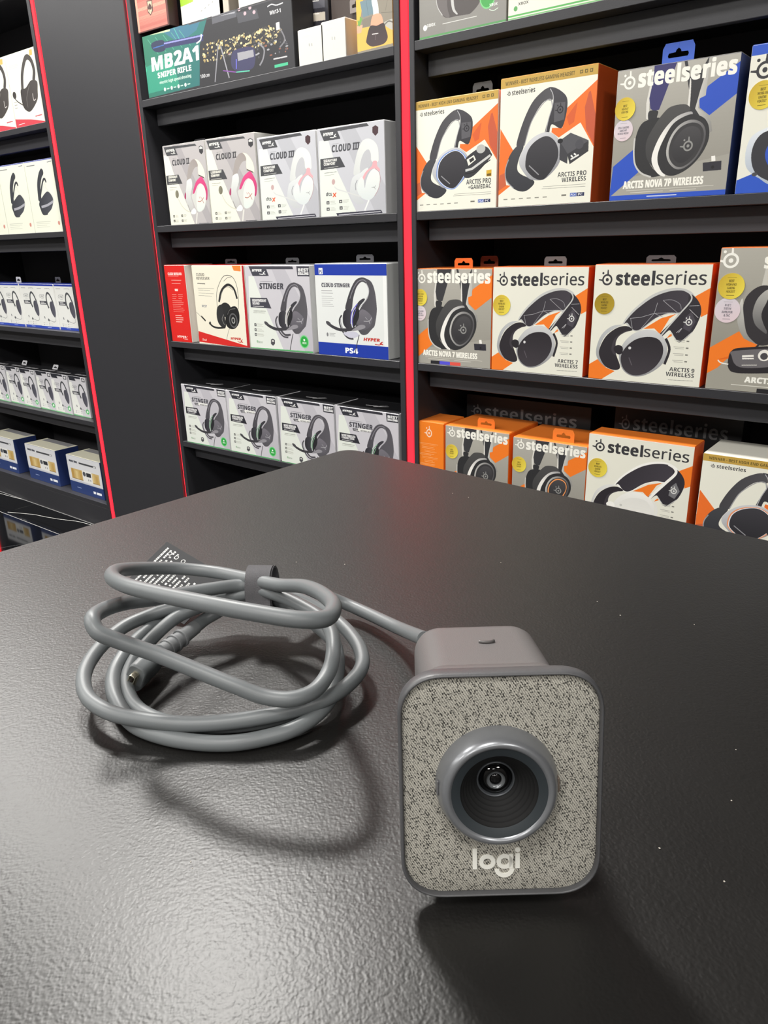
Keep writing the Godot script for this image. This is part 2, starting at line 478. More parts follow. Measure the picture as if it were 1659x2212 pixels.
func art_stinger(core: bool) -> Art:
	var a := Art.new(620, 580, "cac8ce")
	a.q("bdbbc2", [420, 0, 620, 0, 1000, 620, 1000, 1000, 880, 1000])
	a.q("e1e6de", [55,121,140,121,236,368,307,497,538,992,-16,1017])
	a.q("34343c" if core else "43434d", [69,3,759,8,770,39,354,40,387,118,125,119])
	hyper(a, [123,66,276,65,126,40], "e6e6e6", [235,93,329,98])
	a.q("2c2c34" if core else "43434d", [818,6,1028,9,1019,120,827,119])
	a.t("e4e4e4", "BEST", [842,64,993,64,844,32], true, 0.0, 2.0)
	a.t("e4e4e4", "SELLING", [838,101,990,101,841,75], true, 0.0, 2.0)
	a.s("8a8990", 6, [241,182,440,180], false)
	a.t("45454c", "STINGER", [224,269,602,269,231,203], true, 0.08, 2.0)
	if core:
		a.q("2c2c34", [275,288,374,286,385,322,290,324])
		a.t("e6e6e6", "CORE", [295,319,363,317,297,298], true)
		a.r("e6e6e2", 365, 272, 575, 315)
		a.t("45454c", "WIRELESS", [404,316,585,315,406,296], true)
	a.q("2c2c34" if core else "43434d", [53,378,331,376,390,500,51,494])
	a.t("dddddd", "MORE WIRELESS" if core else "HEAVYWEIGHT", [87,426,315,421,90,397], true, 0.0, 1.5)
	a.t("dddddd", "CONNECTION" if core else "SOUND", ([87,461,296,455,90,434] if core else [87,461,200,458,90,434]), true, 0.0, 1.5)
	a.s("c6c6c6", 8, [88,479,270,481], false)
	a.s("8c8f88", 7, [94,538,295,534], false)
	a.s("b3b5ae", 6, [87,559,285,556], false)
	headset_stinger(a, ([-40, -33, 1.022, 1.073] if core else [0, 0, 1, 1]), "4a484e", "7fae8b" if core else "cfcfc9")
	tile_icons(a, "4c4d50", [106,707,103,769,101,828], 17, 17, 110)
	a.e("78d389", 870, 872, 68, 78)
	a.e("2fa546", 870, 872, 55, 64)
	a.t("f2f6f0", "XBOX", [838, 900, 902, 900, 838, 876], true)
	a.e("eef4ee", 870, 852, 14, 14)
	a.t("8f9d8e", "XBOX", [113,934,204,928,116,910], true)
	a.e("9fbf9f", 118, 912, 14, 15)
	a.q("4c4c50", [345,876,377,863,409,878,405,925,372,951,339,930])
	a.q("d9d9d4", [359,887,375,880,393,888,392,902,358,901])
	a.q("5fae70", [-46,992,995,981,993,1017,-50,1032])
	return a

func art_ps4() -> Art:
	var a := Art.new(600, 600, "e3e6e4")
	a.r("1d3aa5", 0, 0, 1000, 118)
	a.r("1d3aa5", 0, 860, 1000, 1000)
	a.r("eef0ee", 950, 118, 1000, 860)
	a.r("f2f4f2", 60, 40, 118, 108)
	a.t("1d2d70", "PS", [70, 100, 108, 100, 70, 60], true)
	a.t("f4f6fa", "PS4", [400, 962, 580, 962, 400, 905], true, 0.0, 2.0)
	a.s("8d8d94", 4, [96,201,232,200], false)
	a.t("4b4b53", "CLOUD STINGER", [93,246,500,240,95,208], true, 0.0, 1.5)
	a.lines("8f8f92", 85, 255, 285, 26, 2, 6)
	a.lines("a9a9aa", 85, 260, 345, 22, 6, 5)
	headset_stinger(a, [-142, -56, 1.063, 1.026], "3c3b40", "6a63c9")
	a.p("c9c9d8", [379,747,489,793,600,762,558,721,459,722])
	a.e("7c7c80", 145, 770, 14, 22)
	a.lines("9a9a9c", 175, 270, 755, 14, 3, 5)
	hyper(a, [667,815,887,809,668,784], "c23a34", [822,843,927,840])
	return a

func art_revolver() -> Art:
	var a := Art.new(580, 580, "ebe6d4")
	a.q("d32a26", [5,838,992,988,1026,1016,-9,979])
	a.q("b3202a", [972,-13,1062,-13,1028,1026,949,1011])
	a.q("e8863a", [786,-10,952,-9,947,70,820,61])
	a.t("55534e", "CLOUD", [81,126,242,133,87,89], true)
	a.t("55534e", "REVOLVER", [80,171,340,177,86,136], true)
	a.s("77746c", 12, [87,219,243,225], false)
	for k in [[86,282,409,282], [95,306,331,308], [89,342,392,348], [83,374,351,378]]:
		a.s("a19e92", 5, k, false)
	a.t("6a6f7e", "BEST", [132,521,235,522,136,493], true)
	a.s("33332f", 7, [441,528,456,331,571,166,666,118,781,136,848,230,863,382,843,526])
	a.s("44433f", 5, [612,190,692,146,766,136])
	a.s("2a2a2b", 30, [484,448,549,310,679,232,790,278,837,401])
	a.s("5d5b58", 6, [508,428,581,300,682,255,773,297])
	a.e("2a2a2b", 600, 545, 110, 92)
	a.p("2f2f31", [440,518,524,483,554,584,579,722,541,779,442,727,411,629])
	a.s("8a8986", 8, [551,604,512,665,548,733])
	a.p("1f1f21", [699,511,803,498,851,574,836,691,752,770,646,778,579,722,597,602])
	a.s("6d6c6a", 7, [627,601,680,541,786,522])
	a.e("5e5e60", 728, 672, 80, 92)
	a.e("232325", 728, 672, 62, 74)
	a.e("a9a9a7", 728, 672, 34, 40)
	a.e("2b2b2d", 728, 672, 22, 26)
	a.s("262627", 24, [256,725,313,763,419,779,558,766])
	a.s("262627", 40, [252,711,270,734], false)
	a.s("33322f", 5, [637,779,590,861,565,927])
	a.s("33322f", 22, [96,640,176,698], false)
	a.s("33322f", 4, [8,592,109,659], false)
	hyper(a, [648,914,838,916,652,888], "c23a34", [774,935,870,942])
	a.t("f2d9d0", "Cloud", [69,960,155,961,73,932], true)
	return a

func art_spine() -> Art:
	var a := Art.new(240, 560, "d9241f")
	a.t("f6d9d3", "CLOUD REVOLVER", [160, 122, 850, 122, 160, 92], true, 0.0, 3.0)
	a.lines("eea39a", 160, 880, 135, 12, 1, 16)
	a.lines("f0b0a6", 300, 800, 190, 40, 2, 16)
	a.r("f2d4cc", 420, 300, 580, 330)
	for k in 3:
		a.lines("ee9a90", 250, 480, 375 + k * 26, 20, 1, 16)
		a.lines("ee9a90", 560, 800, 375 + k * 26, 20, 1, 16)
	a.lines("ea8d83", 230, 800, 455, 24, 7, 16)
	a.lines("f0b0a6", 300, 700, 650, 28, 4, 26)
	hyper(a, [280, 948, 720, 948, 280, 918], "f6e6e0", [560, 952, 800, 968])
	return a

func art_chat(green: bool) -> Art:
	var a := Art.new(300, 380, "cfced2" if green else "dedfdb")
	if green:
		a.q("e8eae4", [0, 150, 160, 150, 560, 1000, 0, 1000])
		a.q("2b2c33", [0, 0, 700, 0, 730, 50, 380, 50, 430, 110, 60, 110])
		a.q("3b3c43", [780, 20, 960, 20, 960, 110, 780, 110])
		a.e("d9d9d9", 870, 65, 60, 30)
		a.e("4fc46a", 850, 850, 95, 62)
		a.e("eef6ee", 850, 850, 45, 34)
		a.q("7ec48c", [0, 965, 1000, 985, 1000, 1000, 0, 1000])
	else:
		a.r("2b3c9c", 0, 0, 1000, 42)
		a.r("2c46ad", 0, 942, 1000, 1000)
		a.s("a9b6e2", 14, [330, 968, 560, 968], false)
		a.s("84868c", 12, [80, 95, 330, 95], false)
		a.s("84868c", 12, [520, 95, 760, 92, 800, 115])
	a.s("9a9a9e", 8, [190, 225, 420, 225], false)
	a.t("5b5d62", "CHAT", [150, 300, 440, 300, 150, 240], false)
	a.s("a0a0a4", 9, [240, 325, 380, 325], false)
	a.q("46474d", [120, 375, 520, 375, 545, 455, 140, 455])
	a.s("d2d2d2", 22, [180, 400, 380, 400], false)
	a.s("d2d2d2", 22, [180, 430, 470, 430], false)
	a.s("484b4f", 58, [545, 460, 525, 350, 560, 240, 650, 190, 760, 240, 850, 360, 880, 420])
	a.p("46464f", [700, 400, 800, 375, 900, 420, 940, 540, 925, 660, 870, 730, 780, 700, 690, 590, 670, 480], "5c5c68", 1.0, 0.2)
	a.s("45474c", 62, [545, 460, 600, 530], false)
	a.s("6f7176", 12, [870, 720, 870, 800, 760, 835, 560, 810, 480, 800])
	a.s("55575c", 70, [440, 780, 500, 815], false)
	a.s("66686c", 40, [250, 720, 270, 770], false)
	for k in 4:
		a.s("8e9093", 26, [150 + (k % 2) * 300, 870 + int(k / 2.0) * 40, 190 + (k % 2) * 300, 870 + int(k / 2.0) * 40], false)
		a.s("b3b5b6", 8, [220 + (k % 2) * 300, 868 + int(k / 2.0) * 40, 380 + (k % 2) * 300, 868 + int(k / 2.0) * 40], false)
	return a

func art_black_headset() -> Art:
	var a := Art.new(360, 420, "e6e6d8")
	a.q("c8434e", [-13,866,543,915,1066,984,1066,1037,-85,1027])
	a.s("ece9e6", 8, [84,953,310,946], false)
	a.s("45413f", 84, [408,537,485,312,636,142,747,102,859,164,900,295,837,418])
	a.p("3b3736", [350,501,507,491,580,472,756,409,939,442,917,557,853,683,590,804,426,780,341,691], "4a4644", 1.0, 0.0)
	a.s("77726f", 10, [504,750,518,616,668,465])
	a.s("c9c4c0", 14, [735,580,739,672,811,662])
	a.e("3b3736", 112, 545, 62, 50, 0.2)
	a.s("4a4644", 20, [110,592,198,643,350,701])
	a.q("c7a75a", [844,22,939,23,921,96,825,95])
	a.lines("b9b9ac", 80, 420, 150, 20, 3, 6)
	a.lines("a3a398", 60, 160, 640, 40, 3, 12)
	a.s("c06068", 18, [705,887,931,883], false)
	return a

func art_side_headset() -> Art:
	var a := Art.new(360, 430, "e3e5d5")
	a.r("5b62a8", 0, 0, 1000, 12)
	a.s("cfd1c6", 12, [593,185,645,392,805,502,813,588])
	a.s("3a3c42", 112, [350,552,394,345,494,213,582,159])
	a.s("3a3c42", 40, [381,501,544,301,629,263,662,307])
	a.s("c9cbc2", 10, [444,486,588,321,602,390])
	a.p("34363c", [487,488,661,436,784,501,803,571,716,671,559,735,529,755,377,750,321,674,305,585], "50525a", 1.0, 0.3)
	a.s("a2a2aa", 42, [366,641,584,622,800,579])
	a.s("77797c", 14, [73,61,362,61], false)
	a.s("8b8d8f", 14, [800,46,951,39], false)
	a.lines("b9bbae", 90, 600, 850, 25, 4, 6)
	a.e("c9897c", 880, 880, 35, 30)
	return a

func art_board() -> Art:
	var a := Art.new(460, 280, "dcdde0")
	a.r("2c3f74", 0, 690, 1000, 1000)
	a.q("c9cbd2", [0, 640, 1000, 680, 1000, 700, 0, 700])
	a.s("5d6068", 34, [70, 140, 200, 142], false)
	a.s("5d6068", 34, [215, 143, 320, 145], false)
	a.q("4a4c50", [370, 130, 880, 130, 880, 175, 370, 175])
	a.r("e6e6e6", 800, 138, 868, 168)
	a.q("cdb071", [90, 340, 930, 340, 930, 620, 90, 620])
	for k in 7:
		a.r(["bb9550", "dcc489", "c3a05a", "e0cb98"][k % 4], 100 + k * 120, 350 + (k * 37) % 60, 170 + k * 120, 600)
	a.r("a08350", 90, 600, 930, 622)
	a.q("e9e9e6", [430, 320, 720, 320, 720, 640, 430, 640])
	a.e("55585e", 490, 420, 45, 62)
	a.q("33363b", [550, 370, 690, 370, 690, 480, 550, 480])
	a.r("77797d", 590, 540, 610, 590)
	a.r("77797d", 650, 540, 670, 590)
	a.s("9fb0d8", 10, [200, 850, 330, 850], false)
	a.s("f2f4f8", 40, [690, 870, 760, 870], false)
	a.s("f2f4f8", 40, [785, 872, 930, 872], false)
	return a

func art_rifle() -> Art:
	var a := Art.new(1100, 330, "2e2e32")
	a.q("2f7a5c", [-69,-57,498,-93,414,356,387,959,-24,985], "2c6a70", 1.0, 0.3)
	a.q("35937a", [-35,498,206,391,243,893,-6,912])
	a.q("3b6f86", [106,-94,444,-33,401,132,276,254])
	for k in 5:
		a.s("58a88c", 3, [40 + k * 60, 60, 110 + k * 60, 330], false)
	a.s("4fc59a", 5, [-21,268,4,517,-17,639,-1,941])
	a.s("4fae9c", 4, [236,-41,278,206], false)
	a.q("33343a", [291,-44,456,-49,442,13,300,11])
	a.s("d9e0dc", 6, [314,-29,432,-35], false)
	a.s("b5c9a0", 9, [62,-7,214,20], false)
	a.p("2b3350", [66,141,113,119,162,152,164,292,103,297,68,226])
	a.s("3b66a8", 5, [75,217,159,213], false)
	a.s("31345f", 30, [159,218,442,266], false)
	a.s("8a8fd0", 7, [160,194,443,233], false)
	a.s("e8f2ee", 7, [431,209,423,289,392,324])
	a.q("595a61", [510,-27,674,9,670,108,627,109,511,114])
	a.s("9b9ca3", 8, [513,5,662,39], false)
	a.q("48494f", [672,53,796,76,807,216,677,204])
	for k in [[690,18], [757,39], [724,96], [780,114]]:
		a.e("c9a8b0", k[0], k[1], 9, 26)
	var rnd := RandomNumberGenerator.new()
	rnd.seed = 7
	for k in 330:
		var x := rnd.randf_range(430, 930)
		var y := rnd.randf_range(380, 640) - (x - 430) * 0.05
		a.e(["c9b685", "a8935f", "3a3a3c", "4b4a46", "d8cb9c", "2c2c30"][k % 6], x, y, rnd.randf_range(3, 11), rnd.randf_range(7, 21), rnd.randf_range(-1, 1))
	for k in 60:
		a.e(["8a5a48", "55565c", "9fa0a4", "2b2b2f"][k % 4], rnd.randf_range(600, 960), rnd.randf_range(560, 760), rnd.randf_range(3, 9), rnd.randf_range(8, 18))
	a.s("8b8b92", 7, [538,425,495,960], false)
	a.s("9b9ba2", 7, [553,457,592,945], false)
	a.p("3c3c5c", [621,613,654,560,761,596,758,849,706,898,642,866,613,775])
	a.q("9a9aa0", [657,613,758,622,760,722,658,732])
	a.s("6a6ad0", 6, [648,698,643,838], false)
	a.s("88888e", 8, [791,544,824,653,814,785,791,866])
	a.s("77777c", 7, [925,420,950,589,918,682])
	a.s("7f4c9a", 5, [555,818,641,885], false)
	a.s("5ac0a0", 5, [641,885,727,908], false)
	a.t("f4f4f2", "MB2A1", [48,561,398,579,61,351], true, 0.06, 2.0)
	a.t("f0f0ee", "SNIPER RIFLE", [87,695,339,705,92,613], true, 0.0, 0.8)
	a.t("d8e6dc", "electric high speed shooting", [95,792,334,808,97,746], true)
	for k in 4:
		a.e("dff0e4", 130 + k * 52, 900, 8, 30)
		a.s("bfe0cc", 5, [145 + k * 52, 900, 165 + k * 52, 900], false)
	a.t("f0f0f0", "WH13-1", [872,208,936,221,874,156], true)
	a.r("f0f0f0", 905, 340, 925, 440)
	a.s("c9c9cc", 5, [861,95,886,79,915,108,953,101])
	a.t("d0d0d2", "100cm", [397,859,462,858,400,803], true)
	a.r("48b98c", 880, 905, 960, 950)
	a.s("c2c2c4", 6, [876,822,958,827], false)
	a.s("4a4a4e", 4, [350, 20, 1000, 20], false)
	return a

func art_card() -> Art:
	var a := Art.new(300, 260, "c9796c")
	for k in 5:
		a.r(["d98a78", "b5695f", "e29c86"][k % 3], 60, 80 + k * 190, 940, 150 + k * 190)
	for k in 40:
		a.s("a8584f", 3, [70, 30 + k * 24, 930, 30 + k * 24], false)
	a.q("e9a58f", [0, 0, 60, 0, 60, 1000, 0, 1000])
	a.q("4a3230", [372,354,549,380,544,604,454,692,372,603])
	a.q("d8b79a", [395,381,526,396,514,591,454,663,395,593])
	a.p("4a3230", [462,431,514,527,485,570,445,555,402,552,396,501])
	a.s("4a3230", 14, [445,540,438,610], false)
	a.r("5a2f2a", 950, 0, 1000, 1000)
	a.r("5a2f2a", 0, 975, 1000, 1000)
	return a

func art_green() -> Art:
	var a := Art.new(300, 240, "dcdcd4")
	a.q("9fc83c", [0, 0, 1000, 0, 1000, 560, 0, 640])
	a.q("dcdcd4", [550, 0, 600, 0, 620, 620, 300, 640])
	a.s("4f5355", 110, [90, 420, 560, 520], false)
	a.s("cfd6cc", 28, [120, 420, 250, 448], false)
	a.s("cfd6cc", 28, [430, 490, 540, 515], false)
	a.p("f6f8f6", [100, 1000, 180, 800, 420, 660, 560, 640, 420, 820])
	for k in 4:
		a.s("8e8f88", 14, [480 + k * 90, 820 - k * 30, 510 + k * 90, 810 - k * 30], false)
	return a

func art_adapter() -> Art:
	var a := Art.new(220, 220, "d6d6cd")
	a.r("77776f", 435, 420, 455, 500)
	a.r("77776f", 545, 430, 565, 510)
	a.s("d3d3c9", 22, [490, 600, 500, 760], false)
	a.lines("cfcfc4", 160, 460, 200, 30, 2, 8)
	a.lines("cfcfc4", 300, 560, 60, 30, 1, 14)
	return a

func art_humidifier() -> Art:
	var a := Art.new(330, 500, "8d8678")
	a.q("e0b34a", [-35,-15,349,32,114,584,17,663,-67,790])
	a.q("6f8791", [110,392,446,393,496,572,185,585])
	a.s("5c727c", 12, [288,397,337,574], false)
	a.q("7f796d", [148,609,504,588,444,699,176,705])
	a.s("6b665b", 10, [695,583,1035,608], false)
	a.s("6b665b", 8, [873,448,816,570], false)
	a.q("dcb457", [-64,760,158,707,408,710,1028,765,1019,968,-37,983], "e3b85a")
	a.p("b9b7ae", [757,716,861,690,1031,693,1026,808,891,780])
	a.s("6f6d66", 26, [791,727,895,701,1030,729])
	a.q("e2aa8c", [-11,669,170,671,121,763,9,763])
	for k in [[70,676,40,606], [70,676,115,569], [70,676,158,588]]:
		a.s("6fa34c", 34, k, false)
	a.s("f2f2ec", 150, [556,593,544,498,515,408,576,272])
	a.p("f2a587", [460,592,677,595,736,714,565,733,398,725])
	a.p("3a3032", [376,710,566,720,757,707,814,787,860,887,762,948,551,958,401,951,274,902,266,852], "4a3b3d")
	a.s("d9d2d0", 16, [428,808,604,814], false)
	a.s("6a5a5c", 14, [524,825,520,884], false)
	return a

func art_box_green(cream: bool) -> Art:
	var a := Art.new(620, 720, "e9e8d9" if cream else "8f8d88")
	if cream:
		a.e("62a862", 70, 928, 18, 18)
		a.t("5a5a56", "XBOX", [93,909,190,911,92,888], true)
		a.q("5fb25f", [0, 970, 1000, 970, 1000, 982, 0, 982])
		a.q("7dbb7a", [0, 990, 1000, 990, 1000, 1000, 0, 1000])
		a.p("4a4a4a", [400, 200, 600, 150, 760, 300, 740, 560, 560, 640, 400, 520])
	else:
		a.q("a3a19b", [0, 0, 700, 0, 300, 1000, 0, 1000], "8a8883")
		a.p("55504f", [154,449,223,735,237,807,280,853,336,879,448,882,544,887,611,884,703,826,728,746,697,543])
		a.p("6d6867", [193,498,202,732,245,817,322,872,364,870,336,787,321,520])
		a.p("c4c4c2", [356,526,401,576,417,800,459,866,434,863,385,795])
		a.s("c4c4c2", 8, [195,627,216,769,280,853])
		a.e("e6e6e2", 515, 755, 12, 8)
		a.e("7ecb86", 795, 790, 88, 92)
		a.e("4aa654", 795, 790, 76, 80)
		a.t("f0f4ee", "XBOX", [816,870,906,869,815,851], true)
		a.e("eef4ee", 795, 755, 20, 18)
		a.s("d9f0da", 6, [816,889,862,904,913,891])
		a.e("f2f2ee", 70, 918, 25, 22)
		a.t("f2f2ee", "XBOX", [93,917,194,916,93,893], true)
		a.s("d6d6d2", 6, [280,917,679,917], false)
		a.r("5d9a60", 0, 985, 1000, 1000)
	return a

func art_edge() -> Art:                                   # the white carton cut by the edge of the frame
	var a := Art.new(640, 680, "eae9dc")
	a.q("2b57c4", [-29,-23,474,-29,488,60,-17,67])
	var lg := [109,168]
	a.icon("343438", lg[0], lg[1], 62)
	a.t("343438", "steelseries", [330, 290, 960, 290, 330, 190], true, 0.0, 3.0)
	a.q("2b57c4", [0, 905, 420, 760, 1000, 560, 1000, 800, 300, 1000, 0, 1000])
	a.p("e9edf2", [47,768,46,676,78,602,161,561,255,563,270,925,163,897,75,834], "aeb9c6")
	a.p("35353a", [93,771,92,680,124,613,178,580,258,584,307,927,225,915,135,859])
	a.p("2d55c0", [190,743,206,675,275,654,302,842,226,816])
	a.e("4a4a4e", 130, 870, 20, 14)
	return a

func art_pro_station() -> Art:
	var a := Art.new(640, 740, "a09d92")
	a.q("b1aea4", [0, 0, 1000, 0, 1000, 500, 0, 720], "949186")
	a.q("f47d24", [210,570,252,620,365,662,347,683,154,762,78,841,-8,893,-2,698])
	a.q("c9c7be", [345,120,380,113,377,254,330,254])
	a.q("2f2d30", [356,113,459,77,457,268,380,276])
	a.p("343134", [221,456,222,347,277,278,345,250,411,268,502,357,537,583,421,659,338,648,263,580])
	a.p("d5d4cc", [177,442,201,340,223,440,267,580,338,646,356,655,260,620,199,535], "8a8985")
	a.p("b9b8b2", [292,438,311,346,366,284,413,283,379,375,377,467,416,573,374,560,319,515], "5f5e5f")
	a.p("2a282b", [361,467,379,375,433,313,538,341,602,504,539,599,442,588])
	a.s("302e31", 16, [351,679,400,629,462,610])
	a.p("29262a", [154,762,172,712,244,686,549,664,638,733,637,826,498,852,236,870,164,839])
	a.p("6b686b", [177,749,198,711,551,679,607,735,491,805,247,826])
	a.s("ece9e2", 18, [257,748,343,739], false)
	a.s("ece9e2", 12, [259,764,346,758], false)
	a.e("ece9e2", 420, 732, 46, 40)
	a.e("4a474a", 420, 738, 28, 24)
	a.s("c9c6c0", 6, [262,811,377,803], false)
	a.s("efeee6", 10, [74,784,99,803,160,811])
	a.q("e2691c", [70,780,152,754,155,770,92,782])
	var lg := [81,83]
	a.icon("f4f3ea", lg[0], lg[1], 60)
	a.t("f4f3ea", "steelseries", [330, 132, 960, 132, 330, 40], true, 0.0, 2.5)
	a.t("f4f3ea", "ARCTIS NOVA PRO", [300, 932, 900, 932, 300, 893], true, 0.0, 2.0)
	a.s("dcdad0", 6, [200, 957, 800, 957], false)
	a.r("232225", 400, 972, 560, 1000)
	a.r("5a52d2", 560, 972, 720, 1000)
	return a

func art_orange() -> Art:
	var a := Art.new(200, 360, "f4811f")
	a.icon("f9d9c2", 470, 150, 105)
	for k in 9:
		a.lines("f7b27a", 110 + (k % 3) * 90, 800 - (k % 2) * 120, 300 + k * 48, 18, 2, 9)
	a.r("f9c49a", 700, 640, 780, 730)
	return a

func art_sticker(words: Array, kind: int) -> Art:
	var a := Art.new(128, 128, "d8c24a")
	if kind == 1:
		a.q("d8d4dc", [0, 0, 1000, 0, 1000, 1000, 0, 1000], "e4cdd2", 0.4, 1.0)
	elif kind == 2:
		a.q("9c8428", [0, 0, 1000, 0, 1000, 1000, 0, 1000], "b89c34", 0.6, 0.8)
	else:
		a.q("c9a83a", [0, 0, 1000, 0, 1000, 1000, 0, 1000], "f2e258", 0.9, 0.5)
	var dk := "4a3f1a" if kind != 1 else "4c4a55"
	a.s(dk, 10, [330, 170, 670, 170], false)
	var n := words.size()
	for i in n:
		var y := 500.0 + (i - n / 2.0 + 0.85) * 135
		var w: float = clampf(words[i].length() * 47.0, 100, 700)
		a.t(dk, words[i], [500 - w / 2, y, 500 + w / 2, y, 500 - w / 2, y - 92], true, 0.0, 0.0)
	a.s(dk, 16, [350, 850, 650, 850], false)
	return a

# ---------------------------------------------------------------- shapes
func face(st: SurfaceTool, out: Vector3, v: Array, uvs := []) -> void:        # a flat polygon whose front looks along out
	var n: Vector3 = (v[1] - v[0]).cross(v[2] - v[0])
	var flip := n.dot(out) > 0
	for i in range(1, v.size() - 1):
		for k in ([0, i + 1, i] if flip else [0, i, i + 1]):
			st.set_normal(out.normalized())
			st.set_uv(uvs[k] if uvs else Vector2.ZERO)
			st.add_vertex(v[k])

func begin() -> SurfaceTool:
	var st := SurfaceTool.new()
	st.begin(Mesh.PRIMITIVE_TRIANGLES)
	return st

func add_cham(st: SurfaceTool, c: Vector3, size: Vector3, b: float, basis := Basis()) -> void:   # a box with chamfered edges
	var h := size / 2
	b = minf(b, minf(h.x, minf(h.y, h.z)) * 0.9)
	var at := func(v: Vector3) -> Vector3: return c + basis * v
	for ax in 3:
		for s in [-1.0, 1.0]:
			var o := Vector3.ZERO
			o[ax] = s
			var u := (ax + 1) % 3
			var w := (ax + 2) % 3
			var vs := []
			for k in [[-1, -1], [1, -1], [1, 1], [-1, 1]]:
				var p := Vector3.ZERO
				p[ax] = s * h[ax]
				p[u] = k[0] * (h[u] - b)
				p[w] = k[1] * (h[w] - b)
				vs.append(at.call(p))
			face(st, basis * o, vs)
	for ax in 3:
		var u := (ax + 1) % 3
		var w := (ax + 2) % 3
		for su in [-1.0, 1.0]:
			for sw in [-1.0, 1.0]:
				var o := Vector3.ZERO
				o[u] = su
				o[w] = sw
				var vs := []
				for k in [[-1, 0], [1, 0], [1, 1], [-1, 1]]:
					var p := Vector3.ZERO
					p[ax] = k[0] * (h[ax] - b)
					p[u] = su * (h[u] - (b if k[1] else 0.0))
					p[w] = sw * (h[w] - (0.0 if k[1] else b))
					vs.append(at.call(p))
				face(st, basis * o, vs)
	for sx in [-1.0, 1.0]:
		for sy in [-1.0, 1.0]:
			for sz in [-1.0, 1.0]:
				var s := Vector3(sx, sy, sz)
				face(st, basis * s, [at.call(s * (h - Vector3(0, b, b))), at.call(s * (h - Vector3(b, 0, b))), at.call(s * (h - Vector3(b, b, 0)))])

func cham(size: Vector3, b := 0.001, c := Vector3.ZERO) -> SurfaceTool:
	var st := begin()
	add_cham(st, c, size, b)
	return st

func plate(w: float, h: float, t: float) -> SurfaceTool:                       # a thin printed sheet, its print on the +z side
	var st := begin()
	var x := w / 2
	var y := h / 2
	face(st, Vector3.BACK, [Vector3(-x, -y, t), Vector3(x, -y, t), Vector3(x, y, t), Vector3(-x, y, t)], [Vector2(0, 1), Vector2(1, 1), Vector2(1, 0), Vector2(0, 0)])
	for k in [[-x, -y, x, -y, 0, 1, 1, 1, Vector3.DOWN], [x, -y, x, y, 1, 1, 1, 0, Vector3.RIGHT], [x, y, -x, y, 1, 0, 0, 0, Vector3.UP], [-x, y, -x, -y, 0, 0, 0, 1, Vector3.LEFT]]:
		var ua := Vector2(k[4], k[5]) * 0.996 + Vector2(0.002, 0.002)
		var ub := Vector2(k[6], k[7]) * 0.996 + Vector2(0.002, 0.002)
		face(st, k[8], [Vector3(k[0], k[1], t), Vector3(k[2], k[3], t), Vector3(k[2], k[3], 0), Vector3(k[0], k[1], 0)], [ua, ub, ub, ua])
	face(st, Vector3.FORWARD, [Vector3(-x, -y, 0), Vector3(x, -y, 0), Vector3(x, y, 0), Vector3(-x, y, 0)])
	return st

func add_slab(st: SurfaceTool, poly: PackedVector2Array, t: float, xf := Transform3D(), b := 0.0) -> void:   # a flat outline (x, y) given thickness t along z
	var ix := Geometry2D.triangulate_polygon(poly)
	if ix.is_empty():
		poly.reverse()
		ix = Geometry2D.triangulate_polygon(poly)
	var cc := 0.0
	for i in poly.size():
		cc += poly[i].cross(poly[(i + 1) % poly.size()])
	for i in range(0, ix.size(), 3):
		for z in [[t, 1.0], [0.0, -1.0]]:
			face(st, xf.basis * Vector3(0, 0, z[1]), [xf * Vector3(poly[ix[i]].x, poly[ix[i]].y, z[0]), xf * Vector3(poly[ix[i + 1]].x, poly[ix[i + 1]].y, z[0]), xf * Vector3(poly[ix[i + 2]].x, poly[ix[i + 2]].y, z[0])])
	for i in poly.size():
		var p := poly[i]
		var q := poly[(i + 1) % poly.size()]
		var n := (q - p).orthogonal() * (1.0 if cc > 0 else -1.0)
		n = -n if (Vector2(q - p).rotated(-PI / 2).dot(n) < 0) == (cc > 0) else n
		face(st, xf.basis * Vector3(n.x, n.y, 0), [xf * Vector3(p.x, p.y, 0), xf * Vector3(q.x, q.y, 0), xf * Vector3(q.x, q.y, t), xf * Vector3(p.x, p.y, t)])

func grid(st: SurfaceTool, rows: Array, wrap: bool, flip := false) -> void:    # rows of points joined into a surface
	for i in rows.size() - 1:
		var n: int = rows[i].size()
		for j in (n if wrap else n - 1):
			var k := (j + 1) % n
			var a: Vector3 = rows[i][j]
			var b: Vector3 = rows[i][k]
			var c: Vector3 = rows[i + 1][k]
			var d: Vector3 = rows[i + 1][j]
			for v in ([a, c, b, a, d, c] if flip else [a, b, c, a, c, d]):
				st.add_vertex(v)

func fan(st: SurfaceTool, row: Array, flip := false) -> void:
	var c := Vector3.ZERO
	for v in row:
		c += v
	c /= row.size()
	for j in row.size():
		var a: Vector3 = row[j]
		var b: Vector3 = row[(j + 1) % row.size()]
		for v in ([c, b, a] if flip else [c, a, b]):
			st.add_vertex(v)

func rr(hw: float, hh: float, r: float, z: float, ox := 0.0, oy := 0.0, power := 2.3) -> Array:   # a rounded rectangle across z
	var o := []
	for q in 4:
		var sx: float = [1, -1, -1, 1][q]
		var sy: float = [1, 1, -1, -1][q]
		for i in 12:
			var t := i / 11.0 * PI / 2 + q * PI / 2
			var c := cos(t)
			var s := sin(t)
			o.append(Vector3(ox + sx * (hw - r) + signf(c) * pow(absf(c), 2.0 / power) * r, oy + sy * (hh - r) + signf(s) * pow(absf(s), 2.0 / power) * r, z))
	return o

